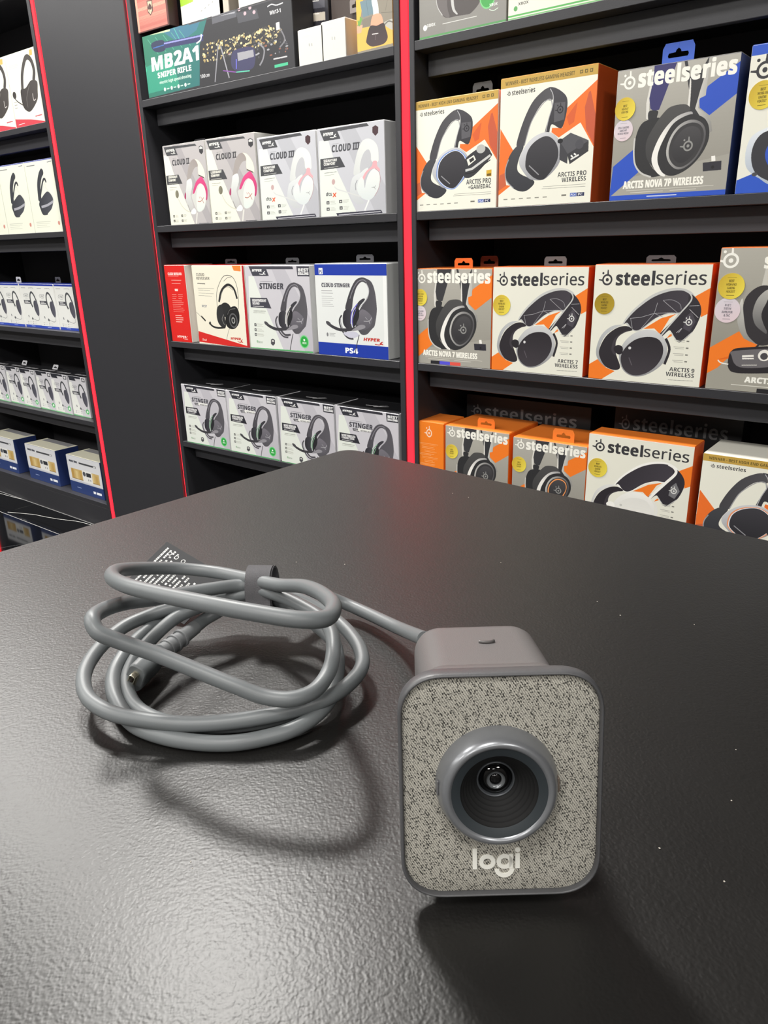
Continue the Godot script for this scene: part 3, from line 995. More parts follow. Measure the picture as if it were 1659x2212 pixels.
func loft(sections: Array, caps := true) -> SurfaceTool:                      # sections [half width, half height, corner, z, x shift, y shift] from the back to the front
	var st := begin()
	var rows := []
	for s in sections:
		rows.append(rr(s[0], s[1], s[2], s[3], s[4] if s.size() > 4 else 0.0, s[5] if s.size() > 5 else 0.0))
	st.set_smooth_group(0)
	grid(st, rows, true, true)
	if caps:
		st.set_smooth_group(1)
		fan(st, rows[0], false)
		fan(st, rows[-1], true)
	st.generate_normals()
	return st

func lathe(profile: Array, seg := 64, cap0 := false, cap1 := false) -> SurfaceTool:   # [radius, z] about z
	var st := begin()
	var rows := []
	for p in profile:
		var row := []
		for i in seg:
			row.append(Vector3(cos(i * TAU / seg) * p[0], sin(i * TAU / seg) * p[0], p[1]))
		rows.append(row)
	st.set_smooth_group(0)
	grid(st, rows, true, true)
	if cap0:
		st.set_smooth_group(1)
		fan(st, rows[0], false)
	if cap1:
		st.set_smooth_group(1)
		fan(st, rows[-1], true)
	st.generate_normals()
	return st

func spline(p: Array, closed: bool, sub := 10) -> Array:
	var o := []
	var n := p.size()
	for i in (n if closed else n - 1):
		var a: Vector3 = p[(i - 1 + n) % n] if closed or i > 0 else p[0] * 2 - p[1]
		var b: Vector3 = p[i]
		var c: Vector3 = p[(i + 1) % n]
		var d: Vector3 = p[(i + 2) % n] if closed or i < n - 2 else c * 2 - b
		# centripetal spacing keeps uneven points from looping
		var t1 := pow(maxf(a.distance_to(b), 1e-5), 0.5)
		var t2 := t1 + pow(maxf(b.distance_to(c), 1e-5), 0.5)
		var t3 := t2 + pow(maxf(c.distance_to(d), 1e-5), 0.5)
		for k in sub:
			var t := lerpf(t1, t2, k / float(sub))
			var a1 := a * ((t1 - t) / t1) + b * (t / t1)
			var a2 := b * ((t2 - t) / (t2 - t1)) + c * ((t - t1) / (t2 - t1))
			var a3 := c * ((t3 - t) / (t3 - t2)) + d * ((t - t2) / (t3 - t2))
			var b1 := a1 * ((t2 - t) / t2) + a2 * (t / t2)
			var b2 := a2 * ((t3 - t) / (t3 - t1)) + a3 * ((t - t1) / (t3 - t1))
			o.append(b1 * ((t2 - t) / (t2 - t1)) + b2 * ((t - t1) / (t2 - t1)))
	if not closed:
		o.append(p[n - 1])
	return o

func add_tube(st: SurfaceTool, l: Array, r: float, closed := false, seg := 18, r_end := -1.0) -> void:
	var rows := []
	var n := l.size()
	var up := Vector3.UP
	for i in n:
		var a: Vector3 = l[(i - 1 + n) % n] if closed or i > 0 else l[0]
		var b: Vector3 = l[(i + 1) % n] if closed or i < n - 1 else l[n - 1]
		var d := (b - a).normalized()
		var s := d.cross(up).normalized()
		if s.length() < 0.5:
			s = d.cross(Vector3.RIGHT).normalized()
		var u := s.cross(d)
		up = u if absf(d.y) > 0.9 else Vector3.UP
		var rr_ := r if r_end < 0 else lerpf(r, r_end, i / float(n - 1))
		var row := []
		for k in seg:
			row.append(l[i] + (s * cos(k * TAU / seg) + u * sin(k * TAU / seg)) * rr_)
		rows.append(row)
	if closed:
		rows.append(rows[0])
	st.set_smooth_group(0)
	grid(st, rows, true)
	if not closed:
		st.set_smooth_group(1)
		fan(st, rows[0], true)
		fan(st, rows[-1], false)

# ---------------------------------------------------------------- naming and placing
var taken := {}

func numbered(called: String) -> String:
	taken[called] = taken.get(called, 0) + 1
	return called if taken[called] == 1 else "%s_%03d" % [called, taken[called] - 1]

func tag(o: Node, label: String, category: String, group := "", kind := "") -> void:
	o.set_meta("label", label)
	o.set_meta("category", category)
	if group:
		o.set_meta("group", group)
	if kind:
		o.set_meta("kind", kind)

func thing(called: String, label: String, category: String, at := Vector3.ZERO, turn := 0.0, group := "") -> Node3D:
	var o := Node3D.new()
	o.name = numbered(called)
	add_child(o)
	o.position = at
	o.rotation.y = turn
	tag(o, label, category, group)
	return o

func obj(called: String, st: Variant, m: Material, parent: Node, at := Vector3.ZERO) -> MeshInstance3D:
	var o := MeshInstance3D.new()
	o.name = called if parent != self else numbered(called)
	o.mesh = st.commit() if st is SurfaceTool else st
	o.material_override = m
	o.position = at
	o.cast_shadow = GeometryInstance3D.SHADOW_CASTING_SETTING_ON
	parent.add_child(o, true)
	return o

func struct(called: String, st: Variant, m: Material, label := "", at := Vector3.ZERO) -> MeshInstance3D:
	var o := obj(called, st, m, self, at)
	o.set_meta("kind", "structure")
	if label:
		o.set_meta("label", label)
		o.set_meta("category", called.split("_")[0])
	return o

# ---------------------------------------------------------------- materials
var mats := {}

func mat(col: String, rough := 0.6, metal := 0.0) -> StandardMaterial3D:
	var key := "%s %s %s" % [col, rough, metal]
	if not mats.has(key):
		var m := StandardMaterial3D.new()
		m.albedo_color = Color(col)
		m.roughness = rough
		m.metallic = metal
		mats[key] = m
	return mats[key]

func printed(a: Art, rough := 0.42) -> StandardMaterial3D:
	var m := StandardMaterial3D.new()
	m.albedo_texture = a.tex()
	m.roughness = rough
	m.texture_repeat = false
	return m

func noise_tex(freq: float, seed_: int, normal: bool, strength := 4.0, size := 512, type := FastNoiseLite.TYPE_SIMPLEX_SMOOTH) -> NoiseTexture2D:
	var f := FastNoiseLite.new()
	f.noise_type = type
	f.frequency = freq
	f.seed = seed_
	f.fractal_octaves = 3
	var t := NoiseTexture2D.new()
	t.width = size
	t.height = size
	t.seamless = true
	t.noise = f
	t.as_normal_map = normal
	t.bump_strength = strength
	return t

func emitter(col: Color, energy: float) -> StandardMaterial3D:
	var m := StandardMaterial3D.new()
	m.albedo_color = Color(0.1, 0.1, 0.1)
	m.emission_enabled = true
	m.emission = col
	m.emission_energy_multiplier = energy
	return m

# ---------------------------------------------------------------- cartons on the shelves
func hang_tab(parent: Node, col: String, x: float, y: float, z: float, w := 0.046, h := 0.022, lean := 0.0) -> void:
	# a card tab with its euro-slot cut out
	var o := PackedVector2Array()
	for k in [[-0.5, 0], [-0.5, 0.75], [-0.42, 1.0], [-0.001, 1.0], [-0.001, 0.74], [-0.07, 0.66], [-0.09, 0.56], [-0.3, 0.54], [-0.33, 0.42], [-0.3, 0.32], [0.3, 0.32], [0.33, 0.42], [0.3, 0.54], [0.09, 0.56], [0.07, 0.66], [0.001, 0.74], [0.001, 1.0], [0.42, 1.0], [0.5, 0.75], [0.5, 0]]:
		o.append(Vector2(k[0] * w, k[1] * h))
	var st := begin()
	add_slab(st, o, 0.0008)
	var t := obj("hang_tab", st, mat(col, 0.5), parent, Vector3(x, y, z))
	t.rotation.x = lean

func carton(label: String, x0: float, x1: float, y: float, h: float, zf: float, depth: float, art: Material, side: String, top := "", group := "", called := "headset_box") -> Node3D:
	var w := x1 - x0 - 0.0012
	var o := thing(called, label, "box", Vector3((x0 + x1) / 2, y, zf - depth / 2), 0.0, group)
	obj("carton", cham(Vector3(w, h, depth), 0.0012, Vector3(0, h / 2, 0)), mat(side, 0.5), o)
	if art:
		obj("front_panel", plate(w - 0.0012, h - 0.0012, 0.0006), art, o, Vector3(0, h / 2, depth / 2 - 0.0001))
	if top:
		obj("top_flap", cham(Vector3(w - 0.002, 0.0007, depth - 0.002), 0.0002, Vector3(0, h + 0.00025, 0)), mat(top, 0.5), o)
	return o

func sticker(o: Node3D, m: Material, x: float, y: float, r: float, zf: float, label := "") -> void:
	var st := begin()
	var rim := []
	for i in 40:
		rim.append(Vector2.from_angle(i * TAU / 40))
	for i in 40:
		var a: Vector2 = rim[i]
		var b: Vector2 = rim[(i + 1) % 40]
		face(st, Vector3.BACK, [Vector3(0, 0, 0.0004), Vector3(a.x * r, a.y * r, 0.0004), Vector3(b.x * r, b.y * r, 0.0004)], [Vector2(0.5, 0.5), Vector2(0.5 + a.x / 2, 0.5 - a.y / 2), Vector2(0.5 + b.x / 2, 0.5 - b.y / 2)])
		face(st, Vector3(a.x, a.y, 0), [Vector3(a.x * r, a.y * r, 0), Vector3(b.x * r, b.y * r, 0), Vector3(b.x * r, b.y * r, 0.0004), Vector3(a.x * r, a.y * r, 0.0004)], [Vector2(0.5 + a.x / 2, 0.5 - a.y / 2), Vector2(0.5 + a.x / 2, 0.5 - a.y / 2), Vector2(0.5 + b.x / 2, 0.5 - b.y / 2), Vector2(0.5 + b.x / 2, 0.5 - b.y / 2)])
	var s := obj("award_sticker", st, m, o, Vector3(x, y, zf + 0.0006))
	if label:
		s.set_meta("label", label)

# ---------------------------------------------------------------- the shelf wall
const LEVELS := [1.705, 1.2941, 0.9904, 0.6826, 0.3883, 0.0940]
const FRONT := -1.35
const BACK := -1.67

func shelving(label: String, x0: float, x1: float, jamb0: float, jamb1: float) -> Node3D:
	var lam := mats.laminate as Material
	var o := thing("shelving_unit", label, "shelf", Vector3((x0 + x1) / 2, 0, (FRONT + BACK) / 2))
	var d := FRONT - BACK
	var w := x1 - x0
	obj("back_panel", cham(Vector3(w, 2.25, 0.016), 0.001, Vector3(0, 1.125, -d / 2 - 0.008)), mats.backing, o)
	obj("side_panel", cham(Vector3(jamb0, 2.25, d), 0.001, Vector3(-w / 2 + jamb0 / 2, 1.125, 0)), lam, o)
	obj("side_panel", cham(Vector3(jamb1, 2.25, d), 0.001, Vector3(w / 2 - jamb1 / 2, 1.125, 0)), lam, o)
	obj("top_panel", cham(Vector3(w - jamb0 - jamb1, 0.3, 0.018), 0.001, Vector3(0, 2.1, d / 2 - 0.02)), lam, o)
	for y in LEVELS:
		obj("shelf_board", cham(Vector3(w - jamb0 - jamb1 - 0.0006, 0.0165, d - 0.0006), 0.0008, Vector3((jamb0 - jamb1) / 2, y - 0.00825, 0)), lam, o)
		if y > 0.2:
			obj("fascia", cham(Vector3(w - jamb0 - jamb1 - 0.012, 0.040, 0.016), 0.0008, Vector3((jamb0 - jamb1) / 2, y - 0.0165 - 0.0202, d / 2 - 0.046)), mats.fascia, o)
	obj("plinth", cham(Vector3(w - jamb0 - jamb1 - 0.0006, 0.077, 0.018), 0.0008, Vector3((jamb0 - jamb1) / 2, 0.0388, d / 2 - 0.0095)), lam, o)
	return o

func led(o: Node3D, x: float, y0: float, y1: float, w: float, z: float) -> void:      # a lit strip and its light; z in the room
	var st := obj("led_strip", cham(Vector3(w, y1 - y0, 0.006), 0.0015), mats.red_glow, o, Vector3(x - o.position.x, (y0 + y1) / 2, z - o.position.z))
	st.set_meta("label", "glowing red light strip")
	var l := AreaLight3D.new()
	l.name = "led_strip_light"
	l.area_size = Vector2(w, y1 - y0)
	l.light_color = Color(1.0, 0.03, 0.06)
	l.light_energy = 0.07
	l.shadow_enabled = true
	l.position = Vector3(x, (y0 + y1) / 2, z + 0.006)
	l.rotation.y = PI
	add_child(l, true)

func ceiling_light(where: String, x: float, z: float, sx: float, sz: float, e: float) -> void:
	var o := thing("ceiling_light", "white LED panel set in the ceiling, %s" % where, "light", Vector3(x, 2.73, z), 0.0, "ceiling panels")
	obj("frame", cham(Vector3(sx + 0.04, 0.012, sz + 0.04), 0.002, Vector3(0, -0.006, 0)), mat("e8e8e8", 0.5), o)
	obj("led_panel", cham(Vector3(sx, 0.004, sz), 0.001, Vector3(0, -0.014, 0)), mats.panel_glow, o)
	var l := AreaLight3D.new()
	l.name = "ceiling_panel_light"
	l.area_size = Vector2(sx, sz)
	l.light_color = Color(1.0, 0.99, 0.97)
	l.light_energy = e
	l.shadow_enabled = true
	l.position = Vector3(x, 2.73 - 0.02, z)
	l.rotation.x = -PI / 2
	add_child(l, true)

# ---------------------------------------------------------------- the webcam
func fabric_tex() -> ImageTexture:
	var n := 1024
	var im := Image.create(n, n, false, Image.FORMAT_RGB8)
	var f := FastNoiseLite.new()
	f.seed = 3
	f.frequency = 0.03
	f.fractal_octaves = 2
	var g := FastNoiseLite.new()
	g.seed = 9
	g.frequency = 0.085
	g.fractal_octaves = 1
	for y in n:
		for x in n:
			var tw := 0.5 + 0.5 * sin((x - y * 0.62) * TAU / 10.5)
			var yarn := 0.5 + 0.5 * sin((x * 0.5 + y) * TAU / 8.0)
			var v := 0.66 + 0.28 * tw + 0.07 * yarn
			var al := x * 0.85 + y * 0.52
			var ac := x * 0.85 - y * 0.62
			var dark := smoothstep(0.16, 0.42, 0.45 * f.get_noise_2d(al * 0.6, ac) + 0.75 * g.get_noise_2d(x, y))
			v *= 1.0 - 0.70 * dark * (0.45 + 0.55 * (1.0 - tw))
			im.set_pixel(x, y, Color(0.775 * v, 0.76 * v, 0.715 * v))
	return ImageTexture.create_from_image(im)

func panel_face(hw: float, hh: float, r: float, z: float, bulge: float, hole: Vector3, hr: float) -> SurfaceTool:     # a gently domed rounded rectangle with a round hole, its print laid flat
	var st := begin()
	var rows := []
	for k in 9:
		var t := k / 8.0
		var row := []
		for v in rr(hw, hh, r, 0):
			var c: Vector3 = hole + (v - hole).normalized() * hr
			var p: Vector3 = v.lerp(c, t)
			p.z = z + bulge * minf(1.0, t * 3.0) - (0.0006 if k == 0 else 0.0)
			row.append(p)
		rows.append(row)
	for i in rows.size() - 1:
		var n: int = rows[i].size()
		for j in n:
			var k := (j + 1) % n
			for v in [rows[i][j], rows[i + 1][k], rows[i][k], rows[i][j], rows[i + 1][j], rows[i + 1][k]]:
				st.set_uv(Vector2(v.x / 0.07 + 0.5, 0.5 - v.y / 0.07))
				st.add_vertex(v)
	st.generate_normals()
	return st

func webcam() -> void:
	var o := thing("webcam", "grey fabric-faced webcam with its cable coiled beside it on the black counter", "webcam", Vector3(-0.0838, 0.748, -0.1563), deg_to_rad(38.4))
	var tilt := Transform3D(Basis(Vector3.RIGHT, deg_to_rad(-9)), Vector3(0, 0.0391, 0))
	var mm := 0.001
	var sc := func(a: Array) -> Array:
		var r := []
		for s in a:
			var t := []
			for v in s:
				t.append(v * mm)
			r.append(t)
		return r
	var gray: Material = mats.graphite
	var put := func(n: MeshInstance3D, at := Vector3.ZERO) -> MeshInstance3D:
		n.transform = tilt * Transform3D(Basis(), at * mm)
		return n
	put.call(obj("housing", loft(sc.call([[15, 27.0, 7, -48.5, -2, 0.5], [18.5, 30.4, 8.5, -48, -2, 0.5], [19.9, 31.6, 9, -46.5, -2, 0.5], [20.4, 32.0, 9, -44, -2, 0.5], [20.7, 32.0, 9, -13, -1.5, 0.5], [21.0, 32.1, 9, -11.6, -1.5, 0.5], [21.7, 32.8, 9.4, -11.2, -1.4, 0.5], [22.0, 33.1, 9.6, -8.6, -1.4, 0.5], [23.0, 33.4, 10, -7.2, -1, 0.5], [25.0, 33.4, 11, -5.4, -0.6, 0.3]]), true), gray, o))
	put.call(obj("front_frame", loft(sc.call([[25.5, 31.4, 11, -7.6], [27.6, 33.5, 12.3, -7.2], [28.7, 34.4, 12.8, -6.2], [29.15, 34.85, 13, -4.8], [29.2, 35.0, 13, -3], [29.2, 35.0, 13, -1.3], [29.0, 34.8, 12.9, -0.5], [28.7, 34.5, 12.7, -0.1], [28.4, 34.2, 12.4, 0], [28.15, 33.95, 12.2, -0.35], [28.0, 33.8, 12, -1.9]]), false), mats.frame_grey, o))
	var fab := StandardMaterial3D.new()
	fab.albedo_texture = fabric_tex()
	fab.roughness = 0.95
	fab.normal_enabled = true
	fab.normal_texture = noise_tex(0.22, 5, true, 4.0, 1024)
	fab.normal_scale = 0.5
	put.call(obj("fabric_panel", panel_face(27.95 * mm, 33.75 * mm, 11.9 * mm, -1.3 * mm, 0.4 * mm, Vector3(-1.3, 1.6, 0) * mm, 16.0 * mm), fab, o))
	var lens := Vector3(-1.3, 1.6, 0)
	put.call(obj("lens_ring", lathe(sc.call([[17.6, -1.2], [17.4, 0.4], [17.0, 2.0], [16.3, 4.2], [15.8, 5.1], [15.2, 5.7], [14.6, 5.9], [14.0, 5.7], [13.5, 5.1]]), 96), mats.ring_metal, o), lens)
	for s in [[-1, "5a5a5c"], [1, "6e6258"]]:
		put.call(obj("ring_tab", cham(Vector3(0.7, 4.6, 2.2) * mm, 0.0003), mat(s[1], 0.4), o), lens + Vector3(s[0] * 17.0, 0.6, 1.6))
	put.call(obj("lens_hood", lathe(sc.call([[13.55, 5.2], [11.2, 4.5], [11.0, 4.4]]), 96), mat("2a3034", 0.5), o), lens)
	var steps := []
	for k in 6:
		var r := 11.0 - k * 0.92
		steps.append([r, 4.4 - k * 1.2])
		steps.append([r - 0.10, 3.75 - k * 1.2])
		steps.append([r - 0.75, 3.5 - k * 1.2])
	steps.append([5.4, -3.2])
	put.call(obj("lens_baffle", lathe(sc.call(steps), 96), mat("060607", 0.8), o), lens)
	put.call(obj("lens_collar", lathe(sc.call([[5.6, -3.4], [5.55, -2.4], [5.3, -2.2], [5.0, -2.5], [4.9, -3.3]]), 72), mat("4a4d51", 0.35, 0.3), o), lens)
	var black := mat("060607", 0.04)
	var outer := []
	for k in 9:
		var t := k / 8.0
		outer.append([lerpf(4.9, 2.7, t), -3.3 + 1.3 * sin(t * PI / 2)])
	put.call(obj("lens_glass", lathe(sc.call(outer), 64), black, o), lens)
	put.call(obj("iris", lathe(sc.call([[2.7, -2.0], [2.6, -2.3], [1.9, -2.7], [1.7, -2.7]]), 64), mat("6d7073", 0.25, 0.3), o), lens)
	var dome := []
	for k in 9:
		var t := k / 8.0
		dome.append([1.75 * cos(t * PI / 2) + 0.004, -2.7 + 0.7 * sin(t * PI / 2)])
	put.call(obj("pupil", lathe(sc.call(dome), 48), black, o), lens)
	# the lettering: l, o, g with its smile, i
	var lt := begin()
	var bar := func(x0: float, y0: float, x1: float, y1: float) -> void:
		add_slab(lt, PackedVector2Array([Vector2(x0, y0) * mm, Vector2(x1, y0) * mm, Vector2(x1, y1) * mm, Vector2(x0, y1) * mm]), 0.0003)
	var arc := func(c: Vector2, r0: float, r1: float, a0: float, a1: float) -> void:
		for i in 32:
			var t0 := lerpf(a0, a1, i / 32.0)
			var t1 := lerpf(a0, a1, (i + 1) / 32.0)
			add_slab(lt, PackedVector2Array([(c + Vector2.from_angle(t0) * r0) * mm, (c + Vector2.from_angle(t0) * r1) * mm, (c + Vector2.from_angle(t1) * r1) * mm, (c + Vector2.from_angle(t1) * r0) * mm]), 0.0003)
	bar.call(-8.3, -26.0, -7.0, -19.4)
	arc.call(Vector2(-4.0, -23.7), 1.15, 2.4, 0.0, TAU)
	arc.call(Vector2(1.1, -23.7), 1.15, 2.4, 0.0, TAU)
	bar.call(2.4, -26.0, 3.5, -21.4)
	arc.call(Vector2(1.0, -26.0), 1.6, 2.9, PI * 1.02, PI * 1.98)
	bar.call(4.2, -26.0, 5.5, -21.2)
	arc.call(Vector2(4.85, -20.0), 0.0, 0.75, 0.0, TAU)
	put.call(obj("lettering", lt, mat("e9e8e0", 0.55), o), Vector3(0, 0, -0.95))
	# the little moulded catch on the top of the housing
	var cb := begin()
	var l := []
	for i in 9:
		var t := lerpf(PI * 1.1, PI * 2.05, i / 8.0)
		l.append(Vector3(cos(t) * 2.3, 0.25, -sin(t) * 1.1) * mm)
	add_tube(cb, l, 0.00055, false, 10)
	cb.generate_normals()
	put.call(obj("catch", cb, mat("4a4746", 0.4), o), Vector3(0, 32.6, -31))
	# the cable, its plug and its label, laid out where they lie on the counter
	var back := o.transform.affine_inverse()
	var ct := begin()
	for k in [[false, [Vector3(-0.1665, 0.7720, -0.2361), Vector3(-0.1824, 0.7640, -0.2482), Vector3(-0.1973, 0.7580, -0.2577), Vector3(-0.2236, 0.7550, -0.2653), Vector3(-0.2374, 0.7560, -0.2655), Vector3(-0.2439, 0.7600, -0.2604), Vector3(-0.2481, 0.7660, -0.2500), Vector3(-0.2520, 0.7720, -0.2371), Vector3(-0.2598, 0.7750, -0.2255)]],
			[true, [Vector3(-0.2631, 0.7790, -0.2250), Vector3(-0.2431, 0.7820, -0.2236), Vector3(-0.2194, 0.7900, -0.2175), Vector3(-0.1946, 0.7980, -0.2042), Vector3(-0.1774, 0.8030, -0.1911), Vector3(-0.1698, 0.8060, -0.1780), Vector3(-0.1734, 0.8080, -0.1698), Vector3(-0.1881, 0.8100, -0.1613), Vector3(-0.2075, 0.8110, -0.1544), Vector3(-0.2295, 0.8100, -0.1509), Vector3(-0.2501, 0.8080, -0.1504), Vector3(-0.2732, 0.8030, -0.1573), Vector3(-0.2929, 0.7960, -0.1716), Vector3(-0.3023, 0.7880, -0.1897), Vector3(-0.3012, 0.7810, -0.2094), Vector3(-0.2879, 0.7780, -0.2215)]],
			[false, [Vector3(-0.2623, 0.7750, -0.2265), Vector3(-0.2685, 0.7760, -0.2203), Vector3(-0.2723, 0.7780, -0.2084), Vector3(-0.2762, 0.7800, -0.1948), Vector3(-0.2762, 0.7840, -0.1772), Vector3(-0.2741, 0.7890, -0.1617), Vector3(-0.2686, 0.7930, -0.1480), Vector3(-0.2604, 0.7950, -0.1383), Vector3(-0.2552, 0.7920, -0.1369), Vector3(-0.2488, 0.7870, -0.1424), Vector3(-0.2388, 0.7810, -0.1505), Vector3(-0.2241, 0.7750, -0.1581), Vector3(-0.2082, 0.7700, -0.1647), Vector3(-0.1975, 0.7660, -0.1704), Vector3(-0.1891, 0.7650, -0.1765), Vector3(-0.1858, 0.7650, -0.1859), Vector3(-0.1881, 0.7670, -0.1973), Vector3(-0.1949, 0.7690, -0.2081), Vector3(-0.2034, 0.7710, -0.2171), Vector3(-0.2139, 0.7720, -0.2235), Vector3(-0.2278, 0.7730, -0.2262), Vector3(-0.2417, 0.7740, -0.2269), Vector3(-0.2512, 0.7750, -0.2254), Vector3(-0.2590, 0.7760, -0.2235)]],
			[false, [Vector3(-0.2616, 0.7720, -0.2248), Vector3(-0.2735, 0.7700, -0.2160), Vector3(-0.2833, 0.7680, -0.2060), Vector3(-0.2930, 0.7660, -0.1960), Vector3(-0.2991, 0.7640, -0.1860), Vector3(-0.3010, 0.7630, -0.1757), Vector3(-0.2968, 0.7620, -0.1618), Vector3(-0.2882, 0.7610, -0.1481), Vector3(-0.2783, 0.7600, -0.1390), Vector3(-0.2649, 0.7590, -0.1333), Vector3(-0.2498, 0.7580, -0.1337), Vector3(-0.2357, 0.7570, -0.1397), Vector3(-0.2215, 0.7560, -0.1484), Vector3(-0.2093, 0.7560, -0.1586), Vector3(-0.1980, 0.7570, -0.1700), Vector3(-0.1915, 0.7570, -0.1805), Vector3(-0.1854, 0.7580, -0.1921), Vector3(-0.1840, 0.7590, -0.2059), Vector3(-0.1872, 0.7600, -0.2177), Vector3(-0.1953, 0.7610, -0.2267), Vector3(-0.2074, 0.7620, -0.2340), Vector3(-0.2188, 0.7630, -0.2383), Vector3(-0.2296, 0.7660, -0.2389), Vector3(-0.2436, 0.7700, -0.2354), Vector3(-0.2554, 0.7720, -0.2292), Vector3(-0.2613, 0.7730, -0.2253)]],
			[false, [Vector3(-0.2676, 0.7680, -0.2293), Vector3(-0.2827, 0.7660, -0.2181), Vector3(-0.2889, 0.7630, -0.2073), Vector3(-0.2969, 0.7600, -0.1981), Vector3(-0.2944, 0.7590, -0.1818), Vector3(-0.2882, 0.7580, -0.1673), Vector3(-0.2804, 0.7560, -0.1553), Vector3(-0.2682, 0.7550, -0.1461), Vector3(-0.2557, 0.7530, -0.1413), Vector3(-0.2424, 0.7520, -0.1389), Vector3(-0.2268, 0.7514, -0.1419), Vector3(-0.2121, 0.7514, -0.1481), Vector3(-0.2011, 0.7514, -0.1560), Vector3(-0.1938, 0.7514, -0.1653), Vector3(-0.1884, 0.7520, -0.1745), Vector3(-0.1861, 0.7530, -0.1852), Vector3(-0.1873, 0.7550, -0.1965), Vector3(-0.1942, 0.7570, -0.2086), Vector3(-0.2039, 0.7580, -0.2204), Vector3(-0.2143, 0.7590, -0.2288), Vector3(-0.2258, 0.7600, -0.2327), Vector3(-0.2404, 0.7620, -0.2356), Vector3(-0.2522, 0.7660, -0.2338), Vector3(-0.2633, 0.7680, -0.2308)]],
			[false, [Vector3(-0.2660, 0.7690, -0.2279), Vector3(-0.2785, 0.7670, -0.2147), Vector3(-0.2843, 0.7650, -0.2052), Vector3(-0.2876, 0.7630, -0.1951), Vector3(-0.2862, 0.7600, -0.1818), Vector3(-0.2812, 0.7570, -0.1677), Vector3(-0.2731, 0.7540, -0.1563), Vector3(-0.2603, 0.7525, -0.1489), Vector3(-0.2481, 0.7516, -0.1466), Vector3(-0.2354, 0.7514, -0.1483), Vector3(-0.2237, 0.7514, -0.1534), Vector3(-0.2129, 0.7514, -0.1612), Vector3(-0.2039, 0.7514, -0.1705), Vector3(-0.1978, 0.7514, -0.1805), Vector3(-0.1934, 0.7520, -0.1904)]],
			[false, [Vector3(-0.2683, 0.7670, -0.2298), Vector3(-0.2768, 0.7630, -0.2234), Vector3(-0.2801, 0.7600, -0.2152), Vector3(-0.2824, 0.7580, -0.2090), Vector3(-0.2814, 0.7570, -0.2017)]]]:
		add_tube(ct, spline(k[1], k[0], 8), 0.00325, k[0], 18)
	ct.generate_normals()
	obj("cable", ct, mats.rubber, o).transform = back
	var a0 := Vector3(-0.2814, 0.7570, -0.2017)
	var a1 := Vector3(-0.2745, 0.7560, -0.1727)
	var a2 := Vector3(-0.2679, 0.7555, -0.1567)
	var sr := begin()
	add_tube(sr, spline([a0, a0.lerp(a1, 0.5), a1], false, 6), 0.0035, false, 16, 0.0043)
	for k in 4:
		add_tube(sr, [a0.lerp(a1, 0.35 + k * 0.16), a0.lerp(a1, 0.40 + k * 0.16)], 0.0046, false, 16)
	sr.generate_normals()
	obj("strain_relief", sr, mat("77797b", 0.6), o).transform = back
	var dz := (a2 - a1).normalized()
	var dy := (Vector3.UP + Vector3(0.35, 0, -0.5)).normalized()
	var dx := dy.cross(dz).normalized()
	dy = dz.cross(dx)
	var len := a1.distance_to(a2)
	var px := back * Transform3D(Basis(dx, dy, dz), a1)
	var plug := obj("usb_plug", loft([[0.0030, 0.0048, 0.0026, -0.004], [0.0040, 0.0062, 0.003, -0.0015], [0.0044, 0.0068, 0.0034, 0.001], [0.0045, 0.0070, 0.0036, len - 0.0014], [0.0043, 0.0068, 0.0034, len - 0.0003], [0.0039, 0.0064, 0.003, len]]), mats.rubber, o)
	plug.transform = px
	obj("connector_shell", loft([[0.0016, 0.0045, 0.0015, -0.001], [0.0016, 0.0045, 0.0015, 0.0036], [0.0013, 0.0042, 0.0012, 0.0038], [0.0012, 0.0041, 0.0011, 0.0012]]), mat("d8d2bc", 0.25, 0.9), plug, Vector3(0, 0, len))
	obj("contact_tongue", cham(Vector3(0.0009, 0.0066, 0.002), 0.0002), mat("241a16", 0.5), plug, Vector3(0, 0, len + 0.0022))
	# the printed label on the cable
	var t0 := Vector3(-0.3440, 0.7780, -0.2366)
	var t1 := Vector3(-0.3010, 0.7630, -0.2390)
	var t2 := Vector3(-0.3443, 0.7630, -0.2050)
	var ex := (t0 - t2)
	var ey := (t0 - t1)
	var w := ex.length()
	var h := ey.length()
	ey = (ey - ex.normalized() * ey.dot(ex.normalized())).normalized()
	var la := Art.new(420, 560, "26272a")
	var rnd := RandomNumberGenerator.new()
	rnd.seed = 4
	for r in 15:
		var x := 60.0
		while x < 900:
			var l2 := rnd.randf_range(14, 40)
			if rnd.randf() < 0.86:
				la.r("d9dad6", x, 70 + r * 58, x + l2, 70 + r * 58 + 26)
				if rnd.randf() < 0.5:
					la.r("26272a", x + 5, 78 + r * 58, x + l2 * 0.6, 84 + r * 58)
			x += l2 + 8
			if r > 3 and x > 520 + rnd.randf_range(0, 380):
				break
	for k in 3:
		la.e("d9dad6", 850, 160 + k * 110, 38, 28)
		la.e("26272a", 850, 160 + k * 110, 26, 19)
	var tg := obj("cable_label", plate(w, h, 0.0004), printed(la, 0.4), o)
	var tb := Basis(ex.normalized(), ey, ex.normalized().cross(ey))
	tg.transform = back * Transform3D(tb, (t1 + t2) / 2)
	tg.set_meta("label", "black label printed with rows of white small print")

